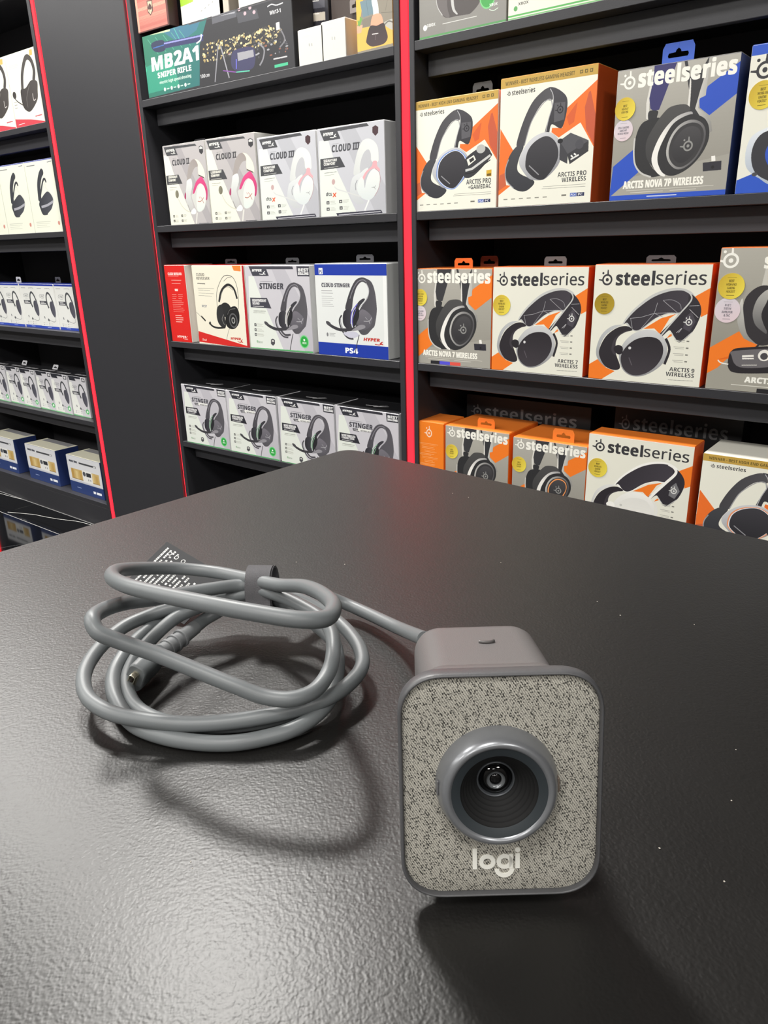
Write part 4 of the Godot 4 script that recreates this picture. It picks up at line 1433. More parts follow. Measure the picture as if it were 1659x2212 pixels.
func cable_tie() -> void:
	# a hook-and-loop strap wound round the bundle, its free end curling up
	var c := Vector3(-0.2605, 0.7722, -0.2293)
	var d := Vector3(0.845, 0.0, -0.535)
	var out := Vector3.UP.cross(d).normalized()
	if out.dot(Vector3(0.6, 0, 0.75)) < 0:
		out = -out
	var up := d.cross(out)
	if up.y < 0:
		up = -up
	var o := thing("cable_tie", "black hook-and-loop strap wrapped round the coiled grey cable", "cable tie", c)
	for part in 2:
		var path := []
		if part == 0:
			for i in 49:
				var t := i / 48.0 * TAU + 0.9
				path.append(out * cos(t) * 0.0082 + up * sin(t) * 0.0118)
		else:
			for k in [[-0.0050, 0.0112], [0.0, 0.0134], [0.0052, 0.0126], [0.0086, 0.0092], [0.0098, 0.0040], [0.0100, -0.0020], [0.0112, -0.0062], [0.0138, -0.0085]]:
				path.append(out * k[0] + up * k[1])
			path = spline(path, false, 5)
		var st := begin()
		var rows := []
		for i in path.size():
			var a: Vector3 = path[maxi(i - 1, 0)]
			var b: Vector3 = path[mini(i + 1, path.size() - 1)]
			var n := d.cross((b - a).normalized()).normalized()
			var row := []
			for k in [[-1, 0], [-1, 1], [1, 1], [1, 0]]:
				row.append(path[i] + d * k[0] * (0.0066 if part == 0 else 0.0061) + n * k[1] * 0.0011)
			rows.append(row)
		st.set_smooth_group(-1)
		grid(st, rows, true)
		fan(st, rows[0], true)
		fan(st, rows[-1], false)
		st.generate_normals()
		obj("strap" if part == 0 else "strap_end", st, mats.velcro, o)

# ---------------------------------------------------------------- everything
func _ready() -> void:
	var cam := Camera3D.new()
	cam.name = "camera"
	cam.fov = 68.59
	cam.near = 0.02
	cam.position = Vector3(0, 0.935, 0)
	cam.rotation = Vector3(-0.345819, 0.669786, -0.0278874)
	add_child(cam)
	var env := Environment.new()
	env.background_mode = Environment.BG_COLOR
	env.background_color = Color(0.02, 0.02, 0.02)
	env.tonemap_mode = Environment.TONE_MAPPER_LINEAR
	env.tonemap_exposure = 1.0
	env.sdfgi_enabled = true
	env.ssao_enabled = true
	env.ssil_enabled = true
	var we := WorldEnvironment.new()
	we.name = "world"
	we.environment = env
	add_child(we)

	materials()
	for k in 4:
		ceiling_light("row above the shelf fronts, %s from the left" % ["first", "second", "third", "fourth"][k], [-5.37, -4.07, -2.77, -1.47][k], -1.0, 0.30, 0.30, [2.0, 2.0, 4.9, 6.8][k])
	for k in 5:
		ceiling_light("row over the counter, %s from the left" % ["first", "second", "third", "fourth", "fifth"][k], -5.15 + k * 1.75, 0.75, 0.60, 0.60, 2.5)
		ceiling_light("row farthest from the shelves, %s from the left" % ["first", "second", "third", "fourth", "fifth"][k], -5.15 + k * 1.75, 2.5, 0.60, 0.60, 3.2)

	# the room
	struct("wall_back", cham(Vector3(10.6, 2.85, 0.1), 0.001, Vector3(-2.4, 1.425, -1.76)), mat("2a2a2c", 0.7))
	struct("wall_left", cham(Vector3(0.1, 2.85, 5.6), 0.001, Vector3(-7.65, 1.425, 0.99)), mat("6a6866", 0.8))
	struct("wall_right", cham(Vector3(0.1, 2.85, 5.6), 0.001, Vector3(2.85, 1.425, 0.99)), mat("6a6866", 0.8))
	struct("wall_front", cham(Vector3(10.6, 2.85, 0.1), 0.001, Vector3(-2.4, 1.425, 3.74)), mat("7a7876", 0.8))
	struct("ceiling", cham(Vector3(10.6, 0.1, 5.6), 0.001, Vector3(-2.4, 2.782, 0.99)), mat("c9c8c4", 0.8))
	tiles()
	shelves()
	counter()
	stock_left()
	stock_middle()
	stock_right()
	webcam()
	cable_tie()

func materials() -> void:
	var lam := StandardMaterial3D.new()
	lam.albedo_color = Color("323236")
	lam.roughness = 0.40
	lam.normal_enabled = true
	lam.normal_texture = noise_tex(0.12, 2, true, 1.2)
	lam.normal_scale = 0.25
	lam.uv1_triplanar = true
	lam.uv1_world_triplanar = true
	lam.uv1_scale = Vector3(9, 9, 9)
	mats.laminate = lam
	var fa := lam.duplicate() as StandardMaterial3D
	fa.albedo_color = Color("434347")
	mats.fascia = fa
	mats.backing = mat("3a393d", 0.7)
	mats.red_glow = emitter(Color(1.0, 0.11, 0.18), 2.2)
	mats.panel_glow = emitter(Color(1.0, 0.99, 0.97), 3.0)
	var top := StandardMaterial3D.new()
	top.albedo_color = Color("181716")
	top.roughness = 0.375
	top.normal_enabled = true
	top.normal_texture = grain_tex()
	top.normal_scale = 0.2
	top.uv1_triplanar = true
	top.uv1_world_triplanar = true
	top.uv1_scale = Vector3(5, 5, 5)
	mats.counter_top = top
	var g := StandardMaterial3D.new()
	g.albedo_color = Color("615e5e")
	g.roughness = 0.5
	g.normal_enabled = true
	g.normal_texture = noise_tex(0.2, 12, true, 2.0, 256)
	g.normal_scale = 0.15
	g.uv1_triplanar = true
	g.uv1_scale = Vector3(40, 40, 40)
	mats.graphite = g
	var fg := g.duplicate() as StandardMaterial3D
	fg.albedo_color = Color("4b4b4d")
	fg.roughness = 0.42
	mats.frame_grey = fg
	mats.ring_metal = mat("87898d", 0.3, 0.55)
	mats.rubber = mat("6b6f71", 0.42)
	var v := StandardMaterial3D.new()
	v.albedo_color = Color("656467")
	v.roughness = 0.95
	v.normal_enabled = true
	v.normal_texture = noise_tex(0.25, 21, true, 10.0, 256)
	v.uv1_triplanar = true
	v.uv1_scale = Vector3(60, 60, 60)
	mats.velcro = v

func grain_tex() -> ImageTexture:                     # the fine pebbled skin of the counter, 20 cm a side
	var rnd := RandomNumberGenerator.new()
	rnd.seed = 5
	var sum := PackedFloat32Array()
	sum.resize(1024 * 1024)
	for n in [[140, 0.5], [256, 1.0], [420, 0.6]]:
		var im := Image.create(n[0], n[0], false, Image.FORMAT_RF)
		for y in n[0]:
			for x in n[0]:
				im.set_pixel(x, y, Color(rnd.randf() * n[1], 0, 0))
		im.resize(1024, 1024, Image.INTERPOLATE_CUBIC)
		var d := im.get_data().to_float32_array()
		for i in d.size():
			sum[i] += d[i]
	var bytes := PackedByteArray()
	bytes.resize(1024 * 1024)
	for i in sum.size():
		bytes[i] = int(clampf(sum[i] / 2.1, 0, 1) * 255)
	var out := Image.create_from_data(1024, 1024, false, Image.FORMAT_L8, bytes)
	out.convert(Image.FORMAT_RGBA8)
	out.bump_map_to_normal_map(2.0)
	return ImageTexture.create_from_image(out)

func tiles() -> void:
	var fl := struct("floor", cham(Vector3(10.6, 0.1, 5.6), 0.001, Vector3(-2.4, -0.0525, 0.99)), mat("9a9a9a", 0.7))
	var kinds := []
	for k in 4:
		var a := Art.new(256, 256, "0d0e10")
		var rnd := RandomNumberGenerator.new()
		rnd.seed = 30 + k
		for n in 2:
			var l := []
			var y := rnd.randf_range(200, 800)
			for i in 9:
				l.append(i * 125)
				l.append(y + rnd.randf_range(-35, 35) + i * rnd.randf_range(-30, 30))
			a.s("d9d9d6" if n == 0 else "4a4b4d", 14 if n == 0 else 5, l)
		var m := printed(a, 0.06)
		kinds.append(m)
	# the two veins seen beside the plinth
	var va := Art.new(512, 256, "0d0e10")
	va.s("e4e4e0", 9, [0, 930, 120, 700, 200, 560, 300, 470, 420, 330, 560, 120, 700, 60, 830, 0])
	var vm := printed(va, 0.06)
	var rows := [-1.349, -1.222, -0.622, -0.022, 0.578, 1.178, 1.778, 2.378, 2.978, 3.578]
	for r in rows.size() - 1:
		for c in 17:
			var x0 := -7.615 + c * 0.6
			var d: float = rows[r + 1] - rows[r]
			var t := obj("tile", begin_tile(0.5955, d - 0.0045), vm if r == 0 else kinds[(c * 5 + r * 3) % 4], fl, Vector3(x0 + 0.3, 0, (rows[r] + rows[r + 1]) / 2))
			t.name = "tile_%03d" % (r * 17 + c + 1)

var tile_mesh := {}
func begin_tile(w: float, d: float) -> Mesh:
	var key := "%.4f %.4f" % [w, d]
	if not tile_mesh.has(key):
		var st := begin()
		var x := w / 2
		var z := d / 2
		var b := 0.001
		face(st, Vector3.UP, [Vector3(-x + b, 0, -z + b), Vector3(x - b, 0, -z + b), Vector3(x - b, 0, z - b), Vector3(-x + b, 0, z - b)], [Vector2(0, 0), Vector2(1, 0), Vector2(1, 1), Vector2(0, 1)])
		for k in [[-1, -1, 1, -1, Vector3(0, 1, -1)], [1, -1, 1, 1, Vector3(1, 1, 0)], [1, 1, -1, 1, Vector3(0, 1, 1)], [-1, 1, -1, -1, Vector3(-1, 1, 0)]]:
			var p := Vector3(k[0] * (x - b), 0, k[1] * (z - b))
			var q := Vector3(k[2] * (x - b), 0, k[3] * (z - b))
			var p2 := Vector3(k[0] * x, -b, k[1] * z)
			var q2 := Vector3(k[2] * x, -b, k[3] * z)
			face(st, k[4], [p, q, q2, p2])
			face(st, k[4] * Vector3(1, 0, 1), [p2, q2, q2 - Vector3(0, 0.003, 0), p2 - Vector3(0, 0.003, 0)])
		tile_mesh[key] = st.commit()
	return tile_mesh[key]

func shelves() -> void:
	var left := shelving("black shelving unit left of the wide black panel, white cartons on its five shelves", -3.210, -2.291, 0.016, 0.014)
	var mid := shelving("black shelving unit between the wide panel and the middle red light strip", -1.846, -0.9985, 0.014, 0.014)
	var rgt := shelving("black shelving unit with the orange and white headset boxes, right of the middle red strip", -0.976, 0.62, 0.0125, 0.018)
	led(rgt, -0.98725, 0.02, 2.22, 0.020, FRONT - 0.0045)
	obj("strip_backing", cham(Vector3(0.0215, 2.24, 0.02), 0.001), mats.backing, rgt, Vector3(-0.98725 - rgt.position.x, 1.12, FRONT - 0.020 - rgt.position.z))
	var p := thing("pillar_panel", "wide plain black panel between two red light strips", "panel", Vector3(-2.0635, 0, FRONT - 0.16))
	obj("board", cham(Vector3(0.406, 2.25, 0.318), 0.0015, Vector3(0, 1.125, 0)), mats.laminate, p)
	led(p, -2.2790, 0.02, 2.22, 0.0165, FRONT - 0.004)
	led(p, -1.8533, 0.02, 2.22, 0.0105, FRONT - 0.010)
	obj("strip_backing", cham(Vector3(0.0225, 2.24, 0.02), 0.001), mats.backing, p, Vector3(-2.2788 - p.position.x, 1.12, FRONT - 0.020 - p.position.z))
	obj("strip_backing", cham(Vector3(0.0125, 2.24, 0.02), 0.001), mats.backing, p, Vector3(-1.8532 - p.position.x, 1.12, FRONT - 0.026 - p.position.z))
	var q := thing("pillar_panel", "plain black panel at the far left end of the shelves", "panel", Vector3(-3.44, 0, FRONT - 0.16))
	obj("board", cham(Vector3(0.40, 2.25, 0.318), 0.0015, Vector3(0, 1.125, 0)), mats.laminate, q)
	led(q, -3.2250, 0.02, 2.22, 0.0165, FRONT - 0.004)

func counter() -> void:
	var o := thing("counter", "black counter with a matt textured top the webcam lies on", "counter", Vector3(-0.463, 0, -0.531), deg_to_rad(-4.34))
	var sx := 1.30
	var sz := 0.84
	var st := begin()
	var out := PackedVector2Array()
	for k in [[0, 0, PI, 1.5 * PI], [sx, 0, 1.5 * PI, TAU], [sx, sz, 0, PI / 2], [0, sz, PI / 2, PI]]:
		var r := 0.014
		var c := Vector2(clampf(k[0], r, sx - r), clampf(k[1], r, sz - r))
		for i in 9:
			out.append(c + Vector2.from_angle(lerpf(k[2], k[3], i / 8.0)) * r)
	var rows := []
	for s in [[0.0, -0.025], [0.0, -0.0012], [0.0004, -0.0004], [0.0012, 0.0]]:
		var row := []
		for v in out:
			var dir := (v - Vector2(clampf(v.x, 0.03, sx - 0.03), clampf(v.y, 0.03, sz - 0.03))).normalized()
			var p2: Vector2 = v - dir * s[0]
			row.append(Vector3(p2.x, s[1], p2.y))
		rows.append(row)
	st.set_smooth_group(0)
	grid(st, rows, true)
	st.set_smooth_group(1)
	fan(st, rows[-1], false)
	fan(st, rows[0], true)
	st.generate_normals()
	obj("counter_top", st, mats.counter_top, o, Vector3(0, 0.748, 0))
	obj("cabinet", cham(Vector3(sx - 0.06, 0.64, sz - 0.06), 0.002, Vector3(sx / 2, 0.40, sz / 2)), mats.laminate, o)
	obj("plinth", cham(Vector3(sx - 0.12, 0.08, sz - 0.12), 0.002, Vector3(sx / 2, 0.04, sz / 2)), mats.laminate, o)
	obj("sub_top", cham(Vector3(sx - 0.04, 0.004, sz - 0.04), 0.001, Vector3(sx / 2, 0.721, sz / 2)), mats.laminate, o)
	var rnd := RandomNumberGenerator.new()
	rnd.seed = 11
	var ds := begin()
	for p in [Vector3(-0.2835, 0.748, -0.3176), Vector3(-0.2171, 0.748, -0.2687), Vector3(-0.1697, 0.748, -0.1087), Vector3(-0.1671, 0.748, -0.1073), Vector3(-0.0444, 0.748, -0.2694), Vector3(-0.0383, 0.748, -0.2393), Vector3(-0.0509, 0.748, -0.2029), Vector3(-0.0306, 0.748, -0.2012), Vector3(-0.2879, 0.748, -0.4687), Vector3(-0.3035, 0.748, -0.4706), Vector3(-0.2061, 0.748, -0.3741), Vector3(-0.4285, 0.748, -0.2270), Vector3(-0.4061, 0.748, -0.2283), Vector3(-0.3109, 0.748, -0.3031), Vector3(-0.1213, 0.748, -0.3494), Vector3(-0.0873, 0.748, -0.3610), Vector3(-0.1374, 0.748, -0.3577)]:
		var r := rnd.randf_range(0.0002, 0.00042)
		var c: Vector3 = p + Vector3(0, r * 0.6, 0)
		var v := [Vector3(r, 0, 0), Vector3(0, 0, r * 1.3), Vector3(-r * 1.2, 0, 0), Vector3(0, 0, -r), Vector3(0, r, 0), Vector3(0, -r * 0.6, 0)]
		for f in [[0, 1, 4], [1, 2, 4], [2, 3, 4], [3, 0, 4], [1, 0, 5], [2, 1, 5], [3, 2, 5], [0, 3, 5]]:
			face(ds, v[f[0]] + v[f[1]] + v[f[2]], [c + v[f[0]], c + v[f[1]], c + v[f[2]]])
	var dust := obj("dust_specks", ds, mat("bdb7ad", 0.8), self)
	tag(dust, "pale specks of dust scattered on the black counter", "dust", "", "stuff")

# ---------------------------------------------------------------- the stock
func side_sheet(o: Node3D, w: float, h: float, depth: float, m: Material, called := "side_panel") -> void:
	var s := obj(called, plate(depth - 0.002, h - 0.002, 0.0005), m, o, Vector3(w / 2 - 0.0007, h / 2, 0))
	s.rotation.y = PI / 2

func side_art(col: String, col2: String, ink: String, foot := "") -> Material:
	var a := Art.new(160, 360, col)
	a.q(col, [0, 0, 1000, 0, 1000, 1000, 0, 1000], col2, 0.3, 1.0)
	for k in 9:
		a.lines(ink, 260 + (k % 2) * 90, 760, 120 + k * 62, 20, 2, 26)
	if foot:
		a.r(foot, 0, 800, 1000, 1000)
		a.lines("55555a", 200, 700, 860, 30, 3, 20)
	return printed(a)

func stock_right() -> void:
	var gold := func(words: Array, kind := 0) -> Material: return printed(art_sticker(words, kind), 0.28)
	# upper shelf, cut by the top of the picture
	carton("grey headset box with a green round badge, on the highest shelf of the right unit", -0.9542, -0.7658, 1.2941, 0.2153, -1.3540, 0.10, printed(art_box_green(false)), "8b8984")
	carton("cream headset box with green lower stripes, beside the grey one on the highest shelf", -0.7638, -0.5555, 1.2941, 0.2153, -1.3540, 0.10, printed(art_box_green(true)), "e4e2d2")
	# second shelf
	var o := carton("white and orange headset box, gold band on top, blue ring on the pictured earcup", -0.9685, -0.7778, 0.9904, 0.1999, -1.3540, 0.09, printed(art_pro("ARCTIS PRO", "+GAMEDAC", "WINNER - BEST HIGH END GAMING HEADSET", "6f93d8", true)), "e8e6d8", "d5b65e")
	hang_tab(o, "59595c", 0.022, 0.203, -0.02, 0.044, 0.026)
	o = carton("taller white and orange headset box picturing a square black base unit", -0.7748, -0.5880, 0.9904, 0.2148, -1.3540, 0.095, printed(art_pro("ARCTIS PRO", "WIRELESS", "WINNER - BEST WIRELESS GAMING HEADSET", "", false)), "dd5a20", "d9ba62")
	side_sheet(o, 0.1856, 0.2148, 0.095, side_art("f06a2c", "cf4a1c", "8a3418", "b9babc"))
	o = carton("grey and blue headset box with large white lettering and a blue hang tab", -0.5554, -0.3627, 0.9904, 0.1979, -1.3540, 0.075, printed(art_nova("2a52c0", "38356a", "ARCTIS NOVA 7P WIRELESS", 690, 1)), "1d2f66", "9a978e")
	side_sheet(o, 0.1915, 0.1979, 0.075, side_art("20336e", "182552", "7f8fc4"))
	hang_tab(o, "3c62c8", -0.005, 0.198, 0.02, 0.050, 0.031)
	sticker(o, gold.call(["BEST", "HEADSET", "FOR PS5"]), -0.0785, 0.1405, 0.0172, 0.0377, "round gold award sticker")
	sticker(o, gold.call(["SIMULTANEOUS", "GAME AND", "MOBILE AUDIO"], 1), -0.0790, 0.1085, 0.0162, 0.0374, "round silver sticker")
	o = carton("white headset box with a blue top band, cut off at the right edge", -0.3502, -0.1538, 0.9904, 0.2039, -1.3540, 0.09, printed(art_edge()), "e6e5d8", "2b57c4")
	sticker(o, gold.call(["BEST", "WIRELESS", "GAMING", "HEADSET"]), -0.0745, 0.136, 0.0195, 0.045, "round gold award sticker")
	# third shelf
	o = carton("grey headset box with orange band, first on the third shelf beside the red strip", -0.9751, -0.7826, 0.6825, 0.1965, -1.3540, 0.085, printed(art_nova("f47d24", "39393c", "ARCTIS NOVA 7 WIRELESS", 715, 2)), "ef7a26", "f0762a")
	hang_tab(o, "f0782c", 0.010, 0.195, 0.012, 0.044, 0.021)
	sticker(o, gold.call(["BEST CROSS", "PLATFORM", "WIRELESS", "HEADSET"]), -0.0775, 0.1385, 0.0170, 0.0427, "round gold award sticker")
	sticker(o, gold.call(["SIMULTANEOUS", "GAME AND", "MOBILE AUDIO"], 1), -0.0790, 0.1060, 0.0155, 0.0424, "round silver sticker")
	o = carton("grey and orange carton standing behind the first box of the third shelf", -0.955, -0.790, 0.6826, 0.193, -1.452, 0.085, null, "c9652a", "c4602c")
	hang_tab(o, "a6431f", 0.0, 0.193, 0.0, 0.044, 0.024)
	o = carton("white headset box with bright gold sticker and orange band, second on the third shelf", -0.7816, -0.5823, 0.6825, 0.1994, -1.3540, 0.06, printed(art_arctis("ARCTIS 7", false)), "d8511c", "e26a28")
	hang_tab(o, "6f6f70", 0.012, 0.198, -0.012, 0.046, 0.019)
	sticker(o, gold.call(["BEST", "WIRELESS", "GAMING", "HEADSET"]), -0.0785, 0.1280, 0.0195, 0.030, "round gold award sticker")
	o = carton("white headset box with orange band and dull brownish gold sticker, third on the third shelf", -0.5724, -0.3680, 0.6825, 0.2034, -1.3540, 0.06, printed(art_arctis("ARCTIS 9", false)), "d8511c", "e26a28")
	hang_tab(o, "57575a", 0.0, 0.202, -0.015, 0.052, 0.015)
	sticker(o, gold.call(["BEST", "WIRELESS", "GAMING", "HEADSET"], 2), -0.0795, 0.1360, 0.0185, 0.030, "dull gold round sticker")
	o = carton("tall grey and orange headset box picturing a round-ended base unit, third shelf", -0.3601, -0.1538, 0.6825, 0.2282, -1.3540, 0.09, printed(art_pro_station()), "e8742a", "e8742a")
	sticker(o, gold.call(["BEST", "HIGH-END", "GAMING", "HEADSET"]), -0.0800, 0.1690, 0.0205, 0.0452, "round gold award sticker")
	sticker(o, gold.call(["MULTI", "SYSTEM", "AMPLIFIER", "& DAC"], 1), -0.0815, 0.1310, 0.0200, 0.0449, "round silver sticker")
	# lowest visible shelf
	carton("plain orange carton end with a white ring emblem, on the lowest visible shelf", -0.9721, -0.8967, 0.3882, 0.1651, -1.3540, 0.085, printed(art_orange()), "f07c22", "f2822e")
	o = carton("grey and orange headset box with plain grey disc, next to the plain orange carton", -0.8937, -0.7340, 0.3882, 0.1641, -1.3540, 0.13, printed(art_nova("f47d24", "39393c", "", 0, 0)), "f07c22", "f2822e")
	hang_tab(o, "f0802c", 0.012, 0.1641, 0.045, 0.042, 0.021)
	sticker(o, gold.call(["BEST", "GAMING", "HEADSET"]), -0.0620, 0.1065, 0.0160, 0.065, "round gold award sticker")
	o = carton("grey and orange headset box with an orange ring on the pictured earcup", -0.7261, -0.5624, 0.3882, 0.1601, -1.3540, 0.13, printed(art_nova("f47d24", "39393c", "", 0, 0, "ef9a5a")), "f07c22", "f2822e")
	hang_tab(o, "f0802c", 0.024, 0.1601, 0.052, 0.046, 0.026)
	sticker(o, gold.call(["BEST", "GAMING", "HEADSET"]), -0.0655, 0.1030, 0.0165, 0.065, "round gold award sticker")
	o = carton("white headset box picturing a white headset, orange sides, on the lowest visible shelf", -0.5624, -0.3631, 0.3882, 0.1889, -1.3540, 0.058, printed(art_arctis("", true)), "e2601e", "f0802c")
	sticker(o, gold.call(["BEST", "WIRELESS", "GAMING", "HEADSET"]), -0.0770, 0.1230, 0.0190, 0.029, "round gold award sticker")
	carton("white headset box with gold band, lowest visible shelf, cut off at the right edge", -0.3492, -0.1538, 0.3882, 0.1810, -1.3540, 0.11, printed(art_pro("ARCTIS PRO", "+GAMEDAC", "WINNER - BEST HIGH END GAMING HEADSET", "ef9a6a", true)), "e8e6d8", "eceade")
	for k in 2:
		var a := Art.new(420, 300, "161517")
		a.icon("6a6868", 95, 190, 36)
		a.t("6a6868", "steelseries", [160, 235, 900, 235, 160, 110], true)
		carton(["black carton with grey lettering standing behind the orange-ringed headset box", "black carton with dark lettering standing behind the white headset's box"][k], -0.93 + k * 0.36, -0.62 + k * 0.30, 0.3883, [0.205, 0.222][k], -1.500, 0.07, printed(a, 0.6), "161517")

func stock_middle() -> void:
	# top shelf: toys and gadgets
	carton("long green and black toy rifle box with large white lettering, on the top shelf", -1.8043, -1.2816, 1.2941, 0.1390, -1.3540, 0.10, printed(art_rifle()), "26262a", "", "", "toy_box")
	carton("small red card box with a spade emblem, on top of the toy rifle box", -1.8216, -1.6953, 1.4421, 0.1000, -1.3580, 0.03, printed(art_card()), "2e1614", "", "", "card_box")
	carton("lime green and white carton standing on the toy rifle box", -1.6818, -1.5284, 1.4381, 0.1200, -1.3850, 0.04, printed(art_green()), "d6d6cc", "", "", "carton_box")
	carton("narrow beige carton on the toy rifle box beside the lime green one", -1.543, -1.510, 1.4385, 0.13, -1.385, 0.05, mat("b7ada0", 0.6), "a79d90", "", "", "carton_box")
	carton("white carton end on the toy rifle box, cut by the picture's top", -1.478, -1.35, 1.4385, 0.14, -1.385, 0.05, mat("cfcdc4", 0.6), "c9c7be", "", "", "carton_box")
	var ad := printed(art_adapter())
	carton("small white charger box next to the toy rifle box", -1.2707, -1.1983, 1.2941, 0.0665, -1.3540, 0.035, ad, "dedfd9", "e9e9e0", "small white charger boxes", "charger_box")
	carton("small white charger box next to the humidifier box", -1.2035, -1.1365, 1.2941, 0.070, -1.354, 0.05, ad, "d2d3d0", "e9e9e0", "small white charger boxes", "charger_box")
	var pic := Art.new(160, 300, "24232a")
	for k in 7:
		pic.q(["cfc7bb", "8d6f58", "4a4a52", "b0a89c", "30303a"][k % 5], [80, 60 + k * 120, 900, 90 + k * 120, 900, 170 + k * 120, 80, 140 + k * 120])
		pic.s("e8e4dc", 14, [200, 70 + k * 120, 700, 95 + k * 120], false)
	pic.q("d9d6d4", [60, 560, 940, 600, 940, 1000, 60, 1000])
	pic.p("2a2a2e", [400, 700, 620, 680, 660, 900, 360, 920])
	carton("dark carton with product pictures standing behind the first white charger box", -1.325, -1.238, 1.2941, 0.20, -1.42, 0.05, printed(pic), "2c2b30", "", "", "carton_box")
	var o := carton("plain dark brown carton with a clear hang tab, behind the white charger boxes", -1.235, -1.128, 1.2941, 0.20, -1.425, 0.06, mat("3a302c", 0.6), "332a28", "", "", "carton_box")
	hang_tab(o, "77706e", 0.02, 0.094, 0.034, 0.034, 0.028)
	carton("orange and grey box picturing a humidifier, right end of the top shelf", -1.1080, -1.0157, 1.2941, 0.1459, -1.3540, 0.075, printed(art_humidifier()), "c98f3c", "", "", "humidifier_box")
	# second shelf: white headsets
	var c2 := printed(art_cloud2())
	o = carton("grey and cream box with pink-trimmed headset, leftmost on its shelf, overlapped by its twin", -1.7736, -1.6060, 0.9904, 0.1920, -1.3540, 0.09, c2, "d9d8d2", "4a4a4e", "pink-trimmed headset boxes")
	hang_tab(o, "2c2c30", 0.015, 0.1920, 0.0, 0.046, 0.012)
	carton("grey and cream box with pink-trimmed headset, second on its shelf", -1.6040, -1.4254, 0.9904, 0.1920, -1.3540, 0.09, c2, "d9d8d2", "c9c8c4", "pink-trimmed headset boxes")
	var c3 := printed(art_cloud3())
	carton("silver box with a white headset and pale pink yoke, beside the pink-trimmed pair", -1.4205, -1.2330, 0.9904, 0.1781, -1.3540, 0.085, c3, "e4e4e4", "d6d6d8", "white headset silver boxes")
	o = carton("silver box with a white headset and pale pink yoke, right end of its shelf", -1.2300, -1.0425, 0.9904, 0.1781, -1.3540, 0.085, c3, "e4e4e4", "d6d6d8", "white headset silver boxes")
	side_sheet(o, 0.1863, 0.1781, 0.083, side_art("a4a4a8", "8a8a8e", "6a6a70"))
	# third shelf
	carton("red carton end with white small print, left end of the third shelf", -1.8272, -1.7379, 0.6825, 0.2064, -1.3540, 0.10, printed(art_spine()), "e9e2da", "d92a24", "", "headset_box")
	o = carton("cream and red headset box with a black steel-band headset, beside the red carton end", -1.7081, -1.5018, 0.6825, 0.2054, -1.3540, 0.10, printed(art_revolver()), "e8e2d2", "c8322c")
	hang_tab(o, "3a3a3e", -0.01, 0.2054, -0.01, 0.046, 0.014)
	o = carton("silver headset box with green badge and green lower edge, third shelf", -1.4998, -1.2756, 0.6825, 0.2044, -1.3540, 0.10, printed(art_stinger(false)), "e2e2e2", "c9c9cc")
	hang_tab(o, "4a4a4e", 0.0, 0.2044, -0.01, 0.046, 0.016)
	o = carton("white headset box with wide blue top and bottom bands, beside the middle red strip", -1.2598, -1.0455, 0.6825, 0.2074, -1.3540, 0.10, printed(art_ps4()), "eceeec", "e6e8e8")
	hang_tab(o, "5a5a60", -0.01, 0.2074, -0.02, 0.052, 0.018)
	# fourth shelf: four alike, more behind
	var g := printed(art_stinger(true))
	var words := ["leftmost of the four white and black headset boxes on the lowest middle shelf", "second from left of the four white and black headset boxes", "third white and black headset box from the left, partly behind the counter", "rightmost white and black headset box, beside the middle red strip, partly behind the counter"]
	for k in 4:
		o = carton(words[k], [-1.8106, -1.6155, -1.4144, -1.2143][k], [-1.6174, -1.4203, -1.2183, -1.0202][k], 0.3883, 0.1736, -1.352, 0.095, g, "d5d5d8", "17171a", "white and black headset boxes")
		var mk := begin()
		for q in [[-0.034, 0.006, 0.012, 0.0], [-0.006, 0.012, 0.03, -0.004], [0.0, 0.004, 0.02, -0.012]]:
			add_slab(mk, PackedVector2Array([Vector2(q[0], -q[1]), Vector2(q[2], -q[3]), Vector2(q[2] - 0.006, -q[3] - 0.005), Vector2(q[0] + 0.004, -q[1] - 0.003)]), 0.0002, Transform3D(Basis(Vector3.RIGHT, -PI / 2), Vector3.ZERO))
		obj("top_print", mk, mat("c9c9cc", 0.5), o, Vector3(0.0, 0.1736 + 0.0006, 0.0))
		carton(["black-topped headset box behind the leftmost white and black one", "black-topped headset box behind the second white and black one", "black-topped headset box behind the third white and black one", "black-topped headset box behind the rightmost white and black one"][k], [-1.8106, -1.6155, -1.4144, -1.2143][k], [-1.6174, -1.4203, -1.2183, -1.0202][k], 0.3883, 0.1736 - 0.001, -1.450, 0.095, null, "2a2a2d", "17171a", "headset boxes in the second row")

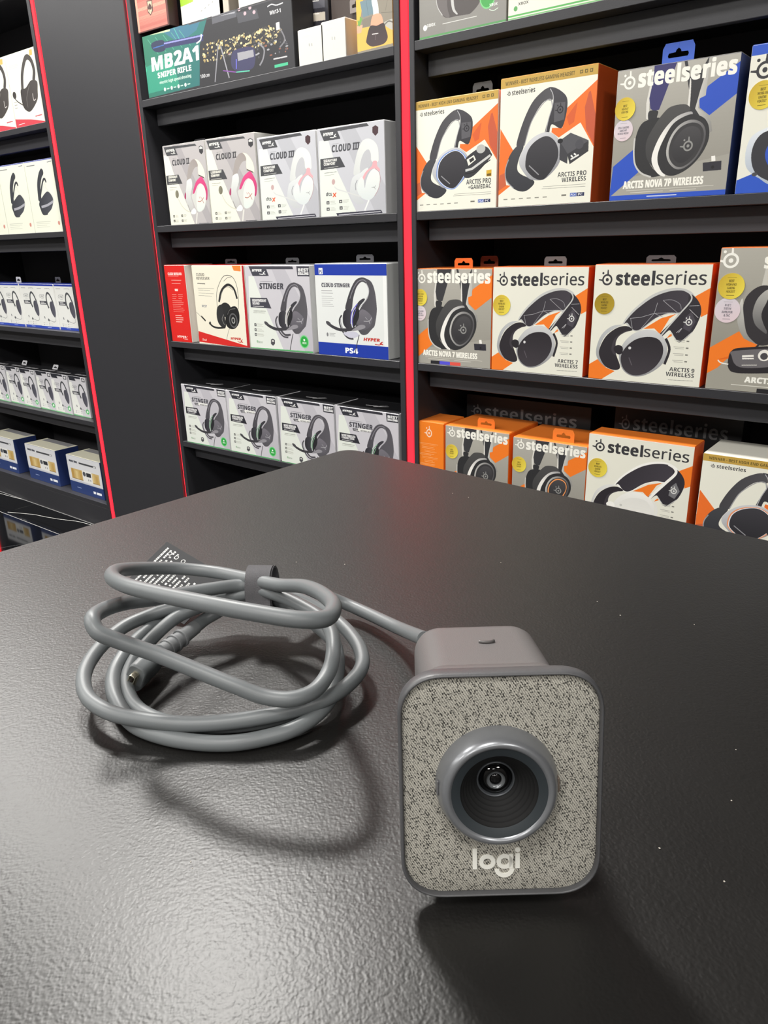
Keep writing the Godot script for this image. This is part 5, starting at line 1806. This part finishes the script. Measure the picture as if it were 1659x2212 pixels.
func stock_left() -> void:
	var h := printed(art_black_headset())
	var i := printed(art_side_headset())
	var j := printed(art_chat(false))
	var k := printed(art_chat(true))
	var l := printed(art_board())
	var ord := ["against the red strip", "second from the red strip", "third from the red strip", "fourth from the red strip", "fifth from the red strip", "sixth from the red strip"]
	for n in 2:
		carton("cream and red headset box with black headset, top left shelf, %s" % ord[n], -2.4945 - n * 0.1735, -2.3239 - n * 0.1735, 1.2941, 0.1988, -1.362, 0.09, h, "e2e2d4", "", "black headset boxes on the top left shelf")
	for n in 3:
		carton("plain cream headset box with side-on headset picture, %s" % ord[n], -2.4895 - n * 0.1725, -2.3179 - n * 0.1725, 0.9904, 0.2094, -1.362, 0.09, i, "dcdece", "4d55a0", "side-on headset boxes")
	for n in 6:
		var o := carton("slim white headset box with blue bands, %s" % ord[n], -2.4632 - n * 0.1135, -2.3482 - n * 0.1135, 0.6826, 0.1480, -1.378 + (n % 2) * 0.004, 0.06, j, "dcdcd8", "33429c", "blue-banded chat headset boxes")
		if n == 3 or n == 1:
			hang_tab(o, "d6d6da" if n == 3 else "55555c", 0.0, 0.1480, -0.005 - (0.02 if n == 1 else 0.0), 0.034, 0.020)
	for n in 6:
		var o := carton("slim grey and black headset box with green badge, %s" % ord[n], -2.4703 - n * 0.1100, -2.4703 - n * 0.1100 + 0.1085, 0.3883, 0.1402, -1.378 + (n % 2) * 0.003, 0.075, k, "b9b9bd", "202024", "green-badged chat headset boxes")
		var st := begin()
		for q in 3:
			add_slab(st, PackedVector2Array([Vector2(-0.04 + q * 0.025, -0.02), Vector2(-0.02 + q * 0.027, -0.014), Vector2(-0.024 + q * 0.027, -0.004), Vector2(-0.044 + q * 0.025, -0.010)]), 0.0002, Transform3D(Basis(Vector3.RIGHT, -PI / 2), Vector3.ZERO))
		obj("top_print", st, mat("b9b9bc", 0.5), o, Vector3(0, 0.1402 + 0.0006, 0))
		if n in [2, 4]:
			hang_tab(o, "c9c9cd", 0.0, 0.1402, -0.01, 0.034, 0.018, -0.5)
	var where := ["against the red strip", "in the middle", "at the far left"]
	for n in 3:
		var o := carton("white and navy carton on the lowest left shelf, %s" % where[n], [-2.5651, -2.862, -3.172][n], [-2.3480, -2.640, -2.950][n], 0.0940, 0.1394, -1.372, 0.095, l, "26376b", "ebe8d2", "white and navy cartons", "carton_box")
		var st := cham(Vector3(0.19, 0.0004, 0.03), 0.0001)
		obj("top_print", st, mat("8f8f92", 0.5), o, Vector3(0, 0.1394 + 0.0008, -0.030))
